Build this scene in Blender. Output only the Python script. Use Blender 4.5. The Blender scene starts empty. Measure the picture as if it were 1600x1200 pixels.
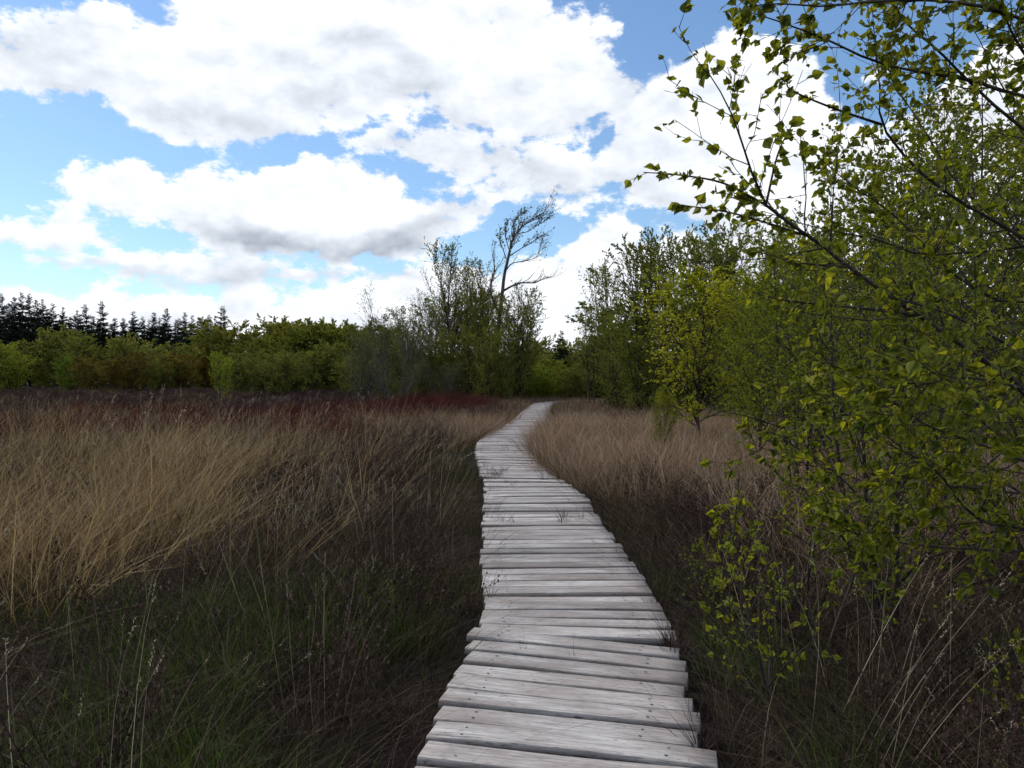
import bpy, math
import numpy as np
from math import radians as R, pi

# ------------------------------------------------------------------ camera, sky, sun, exposure
SC = bpy.context.scene
COL = SC.collection
CAMZ = 1.70          # eye height above the peat, 1.5 m above the boards
F = 1232.0           # focal length in photo pixels (1600 wide)
HY = 590.0           # horizon row
cam_d = bpy.data.cameras.new('camera'); cam = bpy.data.objects.new('camera', cam_d); COL.objects.link(cam)
cam.location = (0, 0, CAMZ); cam.rotation_euler = (R(90 - 0.465), 0, 0)
cam_d.sensor_width = 36; cam_d.lens = 36 * F / 1600; cam_d.clip_start = 0.05; cam_d.clip_end = 20000
SC.camera = cam
SC.view_settings.view_transform = 'Standard'; SC.view_settings.look = 'None'
SC.view_settings.exposure = 0.22; SC.view_settings.gamma = 1
SC.cycles.max_bounces = 5; SC.cycles.diffuse_bounces = 3; SC.cycles.glossy_bounces = 2
SC.cycles.transmission_bounces = 3; SC.cycles.transparent_max_bounces = 4
SC.cycles.use_denoising = True; SC.cycles.use_adaptive_sampling = True; SC.cycles.adaptive_threshold = .02; SC.cycles.adaptive_min_samples = 16

SUN_EL, SUN_AZ = 50.0, -62.0      # degrees; azimuth measured from the view direction (+y) towards +x
sun_d = bpy.data.lights.new('sun', 'SUN'); sun = bpy.data.objects.new('sun', sun_d); COL.objects.link(sun)
sun_d.energy = 2.0; sun_d.angle = R(8); sun_d.color = (1, .95, .88)
sun.rotation_euler = (R(90 - SUN_EL), 0, R(180 - SUN_AZ))

def azel(px, py):
    u, v = (px - 800) / F, (HY - py) / F
    return math.atan2(u, 1), math.atan2(v, math.hypot(u, 1))

def build_world():
    w = bpy.data.worlds.new('World'); SC.world = w; w.use_nodes = True
    nt = w.node_tree; nt.nodes.clear(); N = nt.nodes.new; L = nt.links.new
    def math_(op, a, b=None, c=None, clamp=False):
        n = N('ShaderNodeMath'); n.operation = op; n.use_clamp = clamp
        for i, x in enumerate((a, b, c)):
            if x is None: continue
            if isinstance(x, (int, float)): n.inputs[i].default_value = x
            else: L(x, n.inputs[i])
        return n.outputs[0]
    out = N('ShaderNodeOutputWorld'); tc = N('ShaderNodeTexCoord')
    sep = N('ShaderNodeSeparateXYZ'); L(tc.outputs['Generated'], sep.inputs[0])
    x, y, z = sep.outputs
    az = math_('ARCTAN2', x, y)
    hyp = math_('SQRT', math_('ADD', math_('MULTIPLY', x, x), math_('MULTIPLY', y, y)))
    el = math_('ARCTAN2', z, hyp)
    comb = N('ShaderNodeCombineXYZ'); L(az, comb.inputs[0]); L(el, comb.inputs[1]); P = comb.outputs[0]
    def noise(vec, scale, detail, rough, off=(0, 0, 0), stretch=1.6, dist=0.0):
        m = N('ShaderNodeVectorMath'); m.operation = 'MULTIPLY_ADD'; L(vec, m.inputs[0])
        m.inputs[1].default_value = (1, stretch, 1); m.inputs[2].default_value = off
        n = N('ShaderNodeTexNoise'); L(m.outputs[0], n.inputs['Vector'])
        n.inputs['Scale'].default_value = scale; n.inputs['Detail'].default_value = detail
        n.inputs['Roughness'].default_value = rough; n.inputs['Distortion'].default_value = dist
        return n.outputs[0]
    # soft domain warp so that the cloud outlines billow
    wn = N('ShaderNodeTexNoise'); L(P, wn.inputs['Vector']); wn.inputs['Scale'].default_value = 14
    wn.inputs['Detail'].default_value = 3; wn.inputs['Roughness'].default_value = .6
    wv = N('ShaderNodeVectorMath'); wv.operation = 'MULTIPLY_ADD'; L(wn.outputs['Color'], wv.inputs[0])
    wv.inputs[1].default_value = (.075, .05, 0); wv.inputs[2].default_value = (-.0375, -.025, 0)
    wa = N('ShaderNodeVectorMath'); wa.operation = 'ADD'; L(P, wa.inputs[0]); L(wv.outputs[0], wa.inputs[1]); PW = wa.outputs[0]
    s2 = N('ShaderNodeSeparateXYZ'); L(PW, s2.inputs[0]); wx, wy = s2.outputs[0], s2.outputs[1]
    ux = math_('MULTIPLY_ADD', wx, 1 / 1.6, .5)
    def curve(pts):                                       # cloud outline: elevation as a function of azimuth
        c = N('ShaderNodeFloatCurve'); L(ux, c.inputs['Value']); cv = c.mapping.curves[0]
        q = sorted((azel(x, y)[0] / 1.6 + .5, (azel(x, y)[1] + .2) / 1.0) for x, y in pts)
        q = [(0, q[0][1])] + q + [(1, q[-1][1])]
        while len(cv.points) < len(q): cv.points.new(.5, .5)
        for p, (u, v) in zip(cv.points, q): p.location = (u, v); p.handle_type = 'AUTO_CLAMPED'
        c.mapping.update(); return math_('SUBTRACT', c.outputs[0], .2)
    LAY = [  # (x, upper edge, lower edge) in photo rows, strength and height of the grey base
        ([(-80, 10, 150), (0, 22, 143), (100, 22, 158), (180, 6, 165), (225, 14, 200), (300, -30, 222), (380, -50, 232), (450, -50, 220), (520, -50, 196), (580, -50, 188), (650, -50, 186), (700, -50, 200), (760, -40, 214),
          (830, -10, 232), (900, 22, 228), (950, 50, 212), (990, 100, 180), (1015, 140, 150), (1040, 170, 130)], .15, 95),
        ([(500, 235, 215), (540, 215, 226), (600, 200, 246), (680, 182, 262), (760, 205, 298), (850, 228, 316), (905, 240, 322), (950, 212, 308), (1000, 128, 326), (1050, 112, 340), (1085, 72, 350), (1120, 55, 370), (1165, 33, 420), (1220, 42, 600),
          (1260, 84, 600), (1300, 150, 600), (1350, 215, 600), (1400, 195, 600), (1450, 150, 600), (1500, 90, 600), (1550, 40, 600), (1650, 50, 600)], .14, 90),
        ([(95, 300, 285), (115, 262, 305), (160, 247, 335), (240, 252, 362), (330, 258, 380), (380, 266, 392), (450, 250, 404), (500, 238, 410), (550, 252, 410), (620, 258, 402), (670, 290, 388), (705, 288, 372), (740, 284, 352), (768, 310, 328), (790, 335, 305)], .50, 42),
        ([(-80, 318, 385), (0, 322, 393), (60, 328, 400), (110, 324, 400), (160, 350, 398), (200, 376, 392), (225, 400, 375)], .20, 30),
        ([(0, 415, 395), (50, 395, 416), (140, 402, 432), (200, 388, 448), (280, 380, 458), (380, 390, 458), (450, 402, 450), (520, 405, 440), (600, 412, 445), (660, 420, 440), (700, 450, 425)], .22, 30),
        ([(-80, 455, 900), (0, 458, 900), (100, 468, 900), (180, 456, 900), (300, 452, 900), (400, 444, 900), (560, 430, 900), (620, 422, 900), (680, 405, 900), (750, 422, 900), (820, 398, 900), (860, 382, 900), (900, 372, 900),
          (930, 340, 900), (962, 333, 900), (995, 350, 900), (1040, 335, 900), (1100, 360, 900), (1200, 380, 900), (1650, 300, 900)], .0, 30)]
    F1 = gray = None
    n3 = noise(P, 4.2, 4, .55, off=(3.1, 1.7, 0))
    for pts, gs, gh in LAY:
        up_ = curve([(x, u) for x, u, l in pts]); lo = curve([(x, l) for x, u, l in pts])
        dl = math_('SUBTRACT', wy, lo); f = math_('MINIMUM', math_('SUBTRACT', up_, wy), dl)
        if F1 is None: F1 = f
        else:
            sN = N('ShaderNodeMath'); sN.operation = 'SMOOTH_MAX'; L(F1, sN.inputs[0]); L(f, sN.inputs[1]); sN.inputs[2].default_value = .012; F1 = sN.outputs[0]
        if gs:
            g = N('ShaderNodeMapRange'); g.interpolation_type = 'SMOOTHSTEP'; L(math_('MULTIPLY_ADD', math_('SUBTRACT', n3, .5), .10, dl), g.inputs[0])
            g.inputs[1].default_value = gh / F * .25; g.inputs[2].default_value = gh / F * 1.5; g.inputs[3].default_value = gs; g.inputs[4].default_value = 0
            h = N('ShaderNodeMapRange'); L(f, h.inputs[0]); h.inputs[1].default_value = -.004; h.inputs[2].default_value = .014; h.inputs[3].default_value = 0; h.inputs[4].default_value = 1
            gg = math_('MULTIPLY', g.outputs[0], h.outputs[0])
            if gs > .4: w_ = N('ShaderNodeMapRange'); w_.interpolation_type = 'SMOOTHSTEP'; L(math_('ABSOLUTE', math_('ADD', wx, .235)), w_.inputs[0]); w_.inputs[1].default_value = .06; w_.inputs[2].default_value = .21; w_.inputs[3].default_value = 1; w_.inputs[4].default_value = .12; gg = math_('MULTIPLY', gg, w_.outputs[0])
            gray = gg if gray is None else math_('MAXIMUM', gray, gg)
            # gray = gg if gray is None else math_('MAXIMUM', gray, gg)
    n1 = noise(P, 13, 7, .62)                            # billows
    n2 = noise(P, 13, 3, .55, off=(.010, .028, 0))        # the same billows a little towards the sun
    # outside the photographed part of the sky: broken cumulus of the same kind
    side = math_('SUBTRACT', math_('ABSOLUTE', az), .64)
    up = math_('SUBTRACT', el, .47)
    outm = math_('MULTIPLY', math_('MAXIMUM', side, up), 8, clamp=True)
    gen = math_('MULTIPLY_ADD', math_('SUBTRACT', n3, .49), 5.0, 0.0)
    inn = math_('MULTIPLY', math_('MINIMUM', F1, .042), 15.0)
    fld = math_('ADD', math_('MULTIPLY', inn, math_('SUBTRACT', 1.0, outm)), math_('MULTIPLY', gen, outm))
    dens = math_('MULTIPLY_ADD', math_('SUBTRACT', n1, .50), 2.5, fld)
    mr = N('ShaderNodeMapRange'); mr.interpolation_type = 'SMOOTHSTEP'; L(dens, mr.inputs[0])
    mr.inputs[1].default_value = -.08; mr.inputs[2].default_value = .20; mask = mr.outputs[0]
    relief = math_('MULTIPLY', math_('SUBTRACT', n1, n2), .62)
    soft = math_('MULTIPLY', math_('SUBTRACT', .54, n3, clamp=True), .35)
    br = math_('SUBTRACT', math_('ADD', 1.0, relief), math_('ADD', gray, soft))
    br = math_('MAXIMUM', math_('MINIMUM', br, 1.12), .45)
    cc = N('ShaderNodeMixRGB'); L(math_('SUBTRACT', 1.35, br, clamp=True), cc.inputs[0])
    cc.inputs[1].default_value = (1, 1, 1, 1); cc.inputs[2].default_value = (.74, .84, 1.0, 1)
    cb = N('ShaderNodeMixRGB'); cb.blend_type = 'MULTIPLY'; cb.inputs[0].default_value = 1; L(cc.outputs[0], cb.inputs[1]); L(br, cb.inputs[2])
    bgc = N('ShaderNodeBackground'); L(cb.outputs[0], bgc.inputs[0]); bgc.inputs[1].default_value = 1.0
    sky = N('ShaderNodeTexSky'); sky.sky_type = 'NISHITA'; sky.sun_disc = False
    sky.sun_elevation = R(SUN_EL); sky.sun_rotation = R(SUN_AZ); sky.air_density = 1.1; sky.dust_density = .4; sky.ozone_density = 2.0
    bgs = N('ShaderNodeBackground'); sc_ = N('ShaderNodeMixRGB'); sc_.blend_type = 'MULTIPLY'; sc_.inputs[0].default_value = 1; L(sky.outputs[0], sc_.inputs[1]); sc_.inputs[2].default_value = (.84, .975, 1.09, 1); L(sc_.outputs[0], bgs.inputs[0]); bgs.inputs[1].default_value = .120
    mx = N('ShaderNodeMixShader'); L(mask, mx.inputs[0]); L(bgs.outputs[0], mx.inputs[1]); L(bgc.outputs[0], mx.inputs[2])
    L(mx.outputs[0], out.inputs[0])
build_world()

# ------------------------------------------------------------------ helpers
rng = np.random.default_rng(11)
def W(px, py, d): return np.array([(px - 800) / F * d, d, CAMZ + (HY - py) / F * d])
def G(px, py, z=0.2):                          # photo pixel -> point on a level plane
    d = (CAMZ - z) * F / (py - HY); return np.array([(px - 800) / F * d, d])

class Acc:                                     # gathers faces of one mesh
    def __init__(s): s.V = []; s.F3 = []; s.F4 = []; s.T = []; s.U = []; s.M3 = []; s.M4 = []; s.n = 0
    def add(s, V, F3=None, F4=None, tint=None, uv=None, mat=0):
        V = np.asarray(V, np.float32).reshape(-1, 3)
        s.V.append(V); s.T.append(np.full(len(V), .5, np.float32) if tint is None else np.asarray(tint, np.float32).reshape(-1))
        s.U.append(np.zeros((len(V), 2), np.float32) if uv is None else np.asarray(uv, np.float32).reshape(-1, 2))
        if F3 is not None: f = np.asarray(F3, np.int64).reshape(-1, 3); s.F3.append(f + s.n); s.M3.append(np.full(len(f), mat, np.int32))
        if F4 is not None: f = np.asarray(F4, np.int64).reshape(-1, 4); s.F4.append(f + s.n); s.M4.append(np.full(len(f), mat, np.int32))
        s.n += len(V)
    def mesh(s, name, mats, smooth=False, check=True):
        me = bpy.data.meshes.new(name); V = np.concatenate(s.V)
        f3 = np.concatenate(s.F3) if s.F3 else np.zeros((0, 3), np.int64); f4 = np.concatenate(s.F4) if s.F4 else np.zeros((0, 4), np.int64)
        mi = np.concatenate([x for x in s.M3 + s.M4]) if (s.M3 or s.M4) else np.zeros(0, np.int32)
        nl = f3.size + f4.size
        me.vertices.add(len(V)); me.vertices.foreach_set('co', V.ravel())
        me.loops.add(nl); li = np.concatenate([f3.ravel(), f4.ravel()]).astype(np.int32); me.loops.foreach_set('vertex_index', li)
        me.polygons.add(len(f3) + len(f4))
        st = np.concatenate([np.arange(len(f3)) * 3, f3.size + np.arange(len(f4)) * 4]).astype(np.int32)
        me.polygons.foreach_set('loop_start', st)
        for m in (mats if isinstance(mats, (list, tuple)) else [mats]): me.materials.append(m)
        me.polygons.foreach_set('material_index', mi)
        if smooth: me.polygons.foreach_set('use_smooth', np.ones(len(mi), bool))
        a = me.attributes.new('tint', 'FLOAT', 'POINT'); a.data.foreach_set('value', np.concatenate(s.T))
        U = np.concatenate(s.U)
        if U.any():
            uv = me.uv_layers.new(name='UVMap'); uv.data.foreach_set('uv', U[li].ravel())
        me.update(calc_edges=True)
        if check: me.validate()
        return me

def obj(name, me, parent=None, loc=None, **props):
    o = bpy.data.objects.new(name, me); COL.objects.link(o)
    if parent is not None: o.parent = parent
    if loc is not None: o.location = loc
    for k, v in props.items(): o[k] = v
    return o

def nrm(v): return v / np.maximum(np.linalg.norm(v, axis=-1, keepdims=True), 1e-9)

def tubes(acc, P, Rad, sides=4, tint=.5, uv=False):
    """P [N,K,3], Rad [N,K]: N tapered tubes."""
    N, K, _ = P.shape
    d = nrm(P[:, -1] - P[:, 0]); ref = np.where(np.abs(d[:, 2:3]) < .9, np.array([[0, 0, 1.]]), np.array([[1., 0, 0]]))
    u = nrm(np.cross(d, ref)); v = np.cross(d, u)
    a = np.arange(sides) / sides * 2 * pi
    ring = u[:, None, None] * np.cos(a)[None, None, :, None] + v[:, None, None] * np.sin(a)[None, None, :, None]
    V = P[:, :, None] + ring * Rad[:, :, None, None]
    idx = np.arange(N * K * sides).reshape(N, K, sides)
    q = np.stack([idx[:, :-1], np.roll(idx[:, :-1], -1, 2), np.roll(idx[:, 1:], -1, 2), idx[:, 1:]], -1)
    acc.add(V, F4=q, tint=np.full(V.shape[0] * K * sides, tint))

def spawn(rg, P, Rad, Len, n, t0, t1, ang, lenf, K=6, up=.3, wander=.12, rmul=.6, tip=.25, minr=.0015, prefer=None):
    """children of N parent polylines -> P', R', Len'"""
    N, Kp, _ = P.shape
    t = (np.arange(n)[None] + rg.random((N, n))) / n * (t1 - t0) + t0
    par = np.repeat(np.arange(N), n); t = t.ravel(); M = len(t)
    x = t * (Kp - 1); i = np.clip(x.astype(int), 0, Kp - 2); f = (x - i)[:, None]
    p0 = P[par, i] * (1 - f) + P[par, i + 1] * f; tan = nrm(P[par, i + 1] - P[par, i])
    r0 = Rad[par, i] * (1 - f[:, 0]) + Rad[par, i + 1] * f[:, 0]
    ref = nrm(rg.normal(size=(M, 3))); u = nrm(np.cross(tan, ref)); v = np.cross(tan, u)
    ph = (np.arange(M) * 2.39996 + rg.random(M) * .8)
    # frame that does not depend on ref, so golden angle spacing works for upright parents
    ru = nrm(np.cross(tan, np.array([[.3, .1, 1.]]) + 0 * tan)); rv = np.cross(tan, ru)
    perp = ru * np.cos(ph)[:, None] + rv * np.sin(ph)[:, None]
    if prefer is not None: perp = nrm(perp + np.asarray(prefer)[None])
    a = rg.uniform(ang[0], ang[1], M)[:, None]
    d = nrm(np.cos(a) * tan + np.sin(a) * perp)
    L_ = Len[par] * lenf(t, rg, M)
    out = [p0]; step = (L_ / (K - 1))[:, None]
    for k in range(K - 1):
        d = nrm(d + np.array([[0, 0, up / (K - 1)]]) + rg.normal(size=(M, 3)) * wander)
        out.append(out[-1] + d * step)
    Pn = np.stack(out, 1)
    rb = np.maximum(r0 * rmul, minr)
    Rn = rb[:, None] * np.linspace(1, tip, K)[None]
    return Pn, np.maximum(Rn, minr * .6), L_

# leaf templates: x along, y across, z fold
_o = [(0, 0), (.03, .15), (.10, .31), (.20, .41), (.31, .44), (.43, .40), (.56, .31), (.69, .20), (.82, .09), (1, 0)]
_mid = [(.0, 0), (.22, 0), (.45, 0), (.7, 0), (1, 0)]
def _leaf():
    V = [(x, 0, -.10 * x * x) for x, _ in _mid]; F = []
    for sg in (1, -1):
        b0 = len(V)
        for k, (x, y) in enumerate(_o[1:-1]): V.append((x + (.012 if k % 2 else -.008), sg * y, .22 * y - .12 * x * x))
        out = [0] + list(range(b0, len(V))) + [4]; mi = [0, 0, 0, 1, 1, 2, 2, 3, 3, 4]
        for k in range(len(out) - 1):
            t = (out[k], mi[k], out[k + 1]); F += [t] if len(set(t)) == 3 else []
            if mi[k] != mi[k + 1]: t = (mi[k], mi[k + 1], out[k + 1]); F += [t] if len(set(t)) == 3 else []
    return np.array(V, np.float32), np.array(F)
LEAF_N = _leaf()
LEAF_M = (np.array([(0, 0, 0), (.4, .38, .07), (1, 0, -.04), (.4, -.38, .07)], np.float32), np.array([(0, 2, 1), (0, 3, 2)]))
def leaves(acc, rg, pos, dirs, size, tmpl, tint, droop=.5, flat=.6):
    M = len(pos); d = nrm(dirs + rg.normal(size=(M, 3)) * .5 + np.array([[0, 0, -droop]]))
    up = nrm(np.array([[0, 0, 1.]]) * flat + rg.normal(size=(M, 3)) * .55)
    s = nrm(np.cross(up, d)); n = np.cross(d, s)
    T, FF = tmpl; V = pos[:, None] + size[:, None, None] * (T[None, :, 0:1] * d[:, None] + T[None, :, 1:2] * s[:, None] + T[None, :, 2:3] * rg.uniform(-.4, 1.6, (M, 1, 1)) * n[:, None])
    k = len(T); f = FF[None] + (np.arange(M) * k)[:, None, None]
    acc.add(V, F3=f, tint=np.repeat(tint, k))
def along(rg, P, n, t0=.1, t1=1.0):
    N, K, _ = P.shape; t = (rg.uniform(t0, t1, (N, n))).ravel(); par = np.repeat(np.arange(N), n)
    x = t * (K - 1); i = np.clip(x.astype(int), 0, K - 2); f = (x - i)[:, None]
    return P[par, i] * (1 - f) + P[par, i + 1] * f, nrm(P[par, i + 1] - P[par, i])

# ------------------------------------------------------------------ materials
def mat(name):
    m = bpy.data.materials.new(name); m.use_nodes = True; nt = m.node_tree; nt.nodes.clear()
    return m, nt, nt.nodes.new, nt.links.new
def leaf_mat(name, c0, c1, trans=.3, rough=.5, spec=.35, tcol=None, vary=.35, use_objcol=True, clump=False):
    m, nt, N, L = mat(name)
    at = N('ShaderNodeAttribute'); at.attribute_name = 'tint'
    mx = N('ShaderNodeMixRGB'); L(at.outputs['Fac'], mx.inputs[0]); mx.inputs[1].default_value = (*c0, 1); mx.inputs[2].default_value = (*c1, 1)
    oi = N('ShaderNodeObjectInfo')
    rnd = oi.outputs['Random']
    if clump: ca = N('ShaderNodeAttribute'); ca.attribute_name = 'clump'; rnd = ca.outputs['Fac']
    mr = N('ShaderNodeMapRange'); L(rnd, mr.inputs[0]); mr.inputs[3].default_value = 1 - vary; mr.inputs[4].default_value = 1 + vary
    m2 = N('ShaderNodeMixRGB'); m2.blend_type = 'MULTIPLY'; m2.inputs[0].default_value = 1; L(mx.outputs[0], m2.inputs[1]); L(mr.outputs[0], m2.inputs[2])
    col = m2.outputs[0]
    if use_objcol:
        m3 = N('ShaderNodeMixRGB'); m3.blend_type = 'MULTIPLY'; m3.inputs[0].default_value = 1; L(col, m3.inputs[1]); L(oi.outputs['Color'], m3.inputs[2]); col = m3.outputs[0]
    b = N('ShaderNodeBsdfPrincipled'); L(col, b.inputs['Base Color']); b.inputs['Roughness'].default_value = rough; b.inputs['Specular IOR Level'].default_value = spec
    o = N('ShaderNodeOutputMaterial')
    if trans > 0:
        t = N('ShaderNodeBsdfTranslucent'); m4 = N('ShaderNodeMixRGB'); m4.blend_type = 'MULTIPLY'; m4.inputs[0].default_value = 1
        L(col, m4.inputs[1]); m4.inputs[2].default_value = (*(tcol or (1.3, 1.25, .7)), 1); L(m4.outputs[0], t.inputs[0])
        s = N('ShaderNodeMixShader'); s.inputs[0].default_value = trans; L(b.outputs[0], s.inputs[1]); L(t.outputs[0], s.inputs[2]); L(s.outputs[0], o.inputs[0])
    else: L(b.outputs[0], o.inputs[0])
    return m
def bark_mat(name, c0, c1, scale=8, white=None):
    m, nt, N, L = mat(name)
    tc = N('ShaderNodeTexCoord'); mp = N('ShaderNodeMapping'); L(tc.outputs['Object'], mp.inputs[0]); mp.inputs['Scale'].default_value = (1, 1, .35)
    n = N('ShaderNodeTexNoise'); L(mp.outputs[0], n.inputs[0]); n.inputs['Scale'].default_value = scale; n.inputs['Detail'].default_value = 6
    r = N('ShaderNodeValToRGB'); L(n.outputs[0], r.inputs[0]); r.color_ramp.elements[0].position = .35; r.color_ramp.elements[1].position = .68
    r.color_ramp.elements[0].color = (*c0, 1); r.color_ramp.elements[1].color = (*c1, 1)
    b = N('ShaderNodeBsdfPrincipled'); L(r.outputs[0], b.inputs['Base Color']); b.inputs['Roughness'].default_value = .8; b.inputs['Specular IOR Level'].default_value = .2
    bp = N('ShaderNodeBump'); L(n.outputs[0], bp.inputs['Height']); bp.inputs['Strength'].default_value = .5; bp.inputs['Distance'].default_value = .02; L(bp.outputs[0], b.inputs['Normal'])
    o = N('ShaderNodeOutputMaterial'); L(b.outputs[0], o.inputs[0]); return m

M_LEAF = leaf_mat('birch_leaf', (.060, .088, .009), (.270, .270, .028), .55, .5, .2, tcol=(1.55, 1.45, .6), vary=.1)
M_FOL = leaf_mat('foliage', (.058, .072, .017), (.255, .255, .062), .40, .7, .08, vary=.15)
M_SPR = leaf_mat('spruce_needles', (.010, .018, .012), (.026, .038, .022), .05, .7, .1, vary=.2)
M_BARK = bark_mat('birch_bark', (.018, .013, .010), (.070, .055, .045))
M_DEAD = bark_mat('bare_bark', (.045, .038, .032), (.12, .105, .09))

def plank_mat():
    m, nt, N, L = mat('weathered_wood')
    uv = N('ShaderNodeUVMap'); oi = N('ShaderNodeAttribute'); oi.attribute_name = 'tint'
    def nz(sc, det, ro, sx, sy, dist=0):
        mp = N('ShaderNodeMapping'); L(uv.outputs[0], mp.inputs[0]); mp.inputs['Scale'].default_value = (sx, sy, 1)
        n = N('ShaderNodeTexNoise'); L(mp.outputs[0], n.inputs[0]); n.inputs['Scale'].default_value = sc; n.inputs['Detail'].default_value = det
        n.inputs['Roughness'].default_value = ro; n.inputs['Distortion'].default_value = dist; return n.outputs[0]
    def ramp(v, stops):
        r = N('ShaderNodeValToRGB'); L(v, r.inputs[0]); e = r.color_ramp.elements
        while len(e) < len(stops): e.new(.5)
        for k, (p, c) in enumerate(stops): e[k].position = p; e[k].color = (*c, 1)
        return r.outputs[0]
    def mix(f, a, b, bl='MIX'):
        x = N('ShaderNodeMixRGB'); x.blend_type = bl
        for i, q in enumerate((f, a, b)):
            if isinstance(q, (int, float)): x.inputs[i].default_value = q
            elif isinstance(q, tuple): x.inputs[i].default_value = (*q, 1)
            else: L(q, x.inputs[i])
        return x.outputs[0]
    grain = nz(1, 8, .65, 3.0, 70, .3); blotch = nz(1, 5, .6, 2.2, 7); crack = nz(1, 4, .6, 1.6, 42, .5); dirt = nz(1, 8, .7, 9, 22); stain = nz(1, 3, .5, .8, 2.0)
    speck = nz(1, 3, .6, 45, 120); dash = nz(1, 3, .55, 16, 150, .2)
    base = ramp(grain, [(.30, (.200, .175, .158)), (.5, (.415, .383, .358)), (.70, (.615, .582, .555))])
    base = mix(ramp(blotch, [(.40, (0, 0, 0)), (.7, (1, 1, 1))]), base, (.235, .200, .182))
    base = mix(mix(1, ramp(stain, [(.42, (0, 0, 0)), (.66, (1, 1, 1))]), (.8, .8, .8), 'MULTIPLY'), base, (.190, .150, .128))
    base = mix(ramp(dirt, [(.62, (0, 0, 0)), (.74, (.75, .75, .75))]), base, (.14, .125, .115))
    base = mix(ramp(speck, [(.70, (0, 0, 0)), (.76, (.8, .8, .8))]), base, (.09, .08, .075))
    base = mix(ramp(dash, [(.58, (0, 0, 0)), (.68, (.85, .85, .85))]), base, (.10, .088, .080))
    ck = ramp(crack, [(.485, (0, 0, 0)), (.5, (1, 1, 1)), (.515, (0, 0, 0))])
    gate = ramp(nz(1, 2, .5, 1.1, 6), [(.56, (0, 0, 0)), (.66, (1, 1, 1))])
    ckm = mix(1, ck, gate, 'MULTIPLY')
    base = mix(ckm, base, (.07, .06, .055))
    # knots
    mp = N('ShaderNodeMapping'); L(uv.outputs[0], mp.inputs[0]); mp.inputs['Scale'].default_value = (1.3, 4.5, 1)
    vo = N('ShaderNodeTexVoronoi'); L(mp.outputs[0], vo.inputs[0]); vo.inputs['Scale'].default_value = 1.0
    kn = ramp(vo.outputs['Distance'], [(.035, (1, 1, 1)), (.06, (.2, .2, .2)), (.085, (0, 0, 0))])
    base = mix(mix(1, kn, (.7, .7, .7), 'MULTIPLY'), base, (.10, .08, .07))
    tm = N('ShaderNodeMapRange'); L(oi.outputs['Fac'], tm.inputs[0]); tm.inputs[3].default_value = .62; tm.inputs[4].default_value = 1.20
    base = mix(1, base, tm.outputs[0], 'MULTIPLY')
    b = N('ShaderNodeBsdfPrincipled'); L(base, b.inputs['Base Color']); b.inputs['Specular IOR Level'].default_value = .35
    rr = N('ShaderNodeMapRange'); L(blotch, rr.inputs[0]); rr.inputs[3].default_value = .45; rr.inputs[4].default_value = .8; L(rr.outputs[0], b.inputs['Roughness'])
    hh = mix(ckm, grain, (0, 0, 0)); bp = N('ShaderNodeBump'); L(hh, bp.inputs['Height']); bp.inputs['Strength'].default_value = .7; bp.inputs['Distance'].default_value = .006
    L(bp.outputs[0], b.inputs['Normal'])
    o = N('ShaderNodeOutputMaterial'); L(b.outputs[0], o.inputs[0]); return m
M_WOOD = plank_mat()
def flat_mat(name, c, rough=.8, metal=0):
    m, nt, N, L = mat(name); b = N('ShaderNodeBsdfPrincipled'); o = N('ShaderNodeOutputMaterial'); L(b.outputs[0], o.inputs[0])
    n = N('ShaderNodeTexNoise'); n.inputs['Scale'].default_value = 30; r = N('ShaderNodeMapRange'); L(n.outputs[0], r.inputs[0]); r.inputs[3].default_value = .6; r.inputs[4].default_value = 1.4
    mx = N('ShaderNodeMixRGB'); mx.blend_type = 'MULTIPLY'; mx.inputs[0].default_value = 1; mx.inputs[1].default_value = (*c, 1); L(r.outputs[0], mx.inputs[2])
    L(mx.outputs[0], b.inputs['Base Color']); b.inputs['Roughness'].default_value = rough; b.inputs['Metallic'].default_value = metal; return m
M_NAIL = flat_mat('rusty_nail', (.035, .025, .02), .6, .3); M_BEAM = flat_mat('dark_wet_beam', (.05, .042, .035))

def ground_mat():
    m, nt, N, L = mat('peat_ground')
    tc = N('ShaderNodeTexCoord')
    def nz(s, d=6, r=.6):
        n = N('ShaderNodeTexNoise'); L(tc.outputs['Object'], n.inputs[0]); n.inputs['Scale'].default_value = s; n.inputs['Detail'].default_value = d; n.inputs['Roughness'].default_value = r; return n.outputs[0]
    a, b_, c = nz(.35), nz(3.2), nz(22, 8, .7)
    def ramp(v, stops):
        r = N('ShaderNodeValToRGB'); L(v, r.inputs[0]); e = r.color_ramp.elements
        while len(e) < len(stops): e.new(.5)
        for k, (p, q) in enumerate(stops): e[k].position = p; e[k].color = (*q, 1)
        return r.outputs[0]
    base = ramp(c, [(.3, (.005, .004, .003)), (.55, (.014, .010, .007)), (.75, (.045, .034, .024))])
    x = N('ShaderNodeMixRGB'); L(ramp(b_, [(.45, (0, 0, 0)), (.7, (1, 1, 1))]), x.inputs[0]); L(base, x.inputs[1]); x.inputs[2].default_value = (.018, .009, .006, 1)
    y = N('ShaderNodeMixRGB'); L(ramp(a, [(.52, (0, 0, 0)), (.66, (.7, .7, .7))]), y.inputs[0]); L(x.outputs[0], y.inputs[1]); y.inputs[2].default_value = (.014, .016, .006, 1)
    p = N('ShaderNodeBsdfPrincipled'); L(y.outputs[0], p.inputs['Base Color'])
    L(ramp(b_, [(.30, (.3, .3, .3)), (.38, (.9, .9, .9))]), p.inputs['Roughness']); p.inputs['Specular IOR Level'].default_value = .12
    bp = N('ShaderNodeBump'); L(c, bp.inputs['Height']); bp.inputs['Strength'].default_value = .8; bp.inputs['Distance'].default_value = .04; L(bp.outputs[0], p.inputs['Normal'])
    o = N('ShaderNodeOutputMaterial'); L(p.outputs[0], o.inputs[0]); return m
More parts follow.
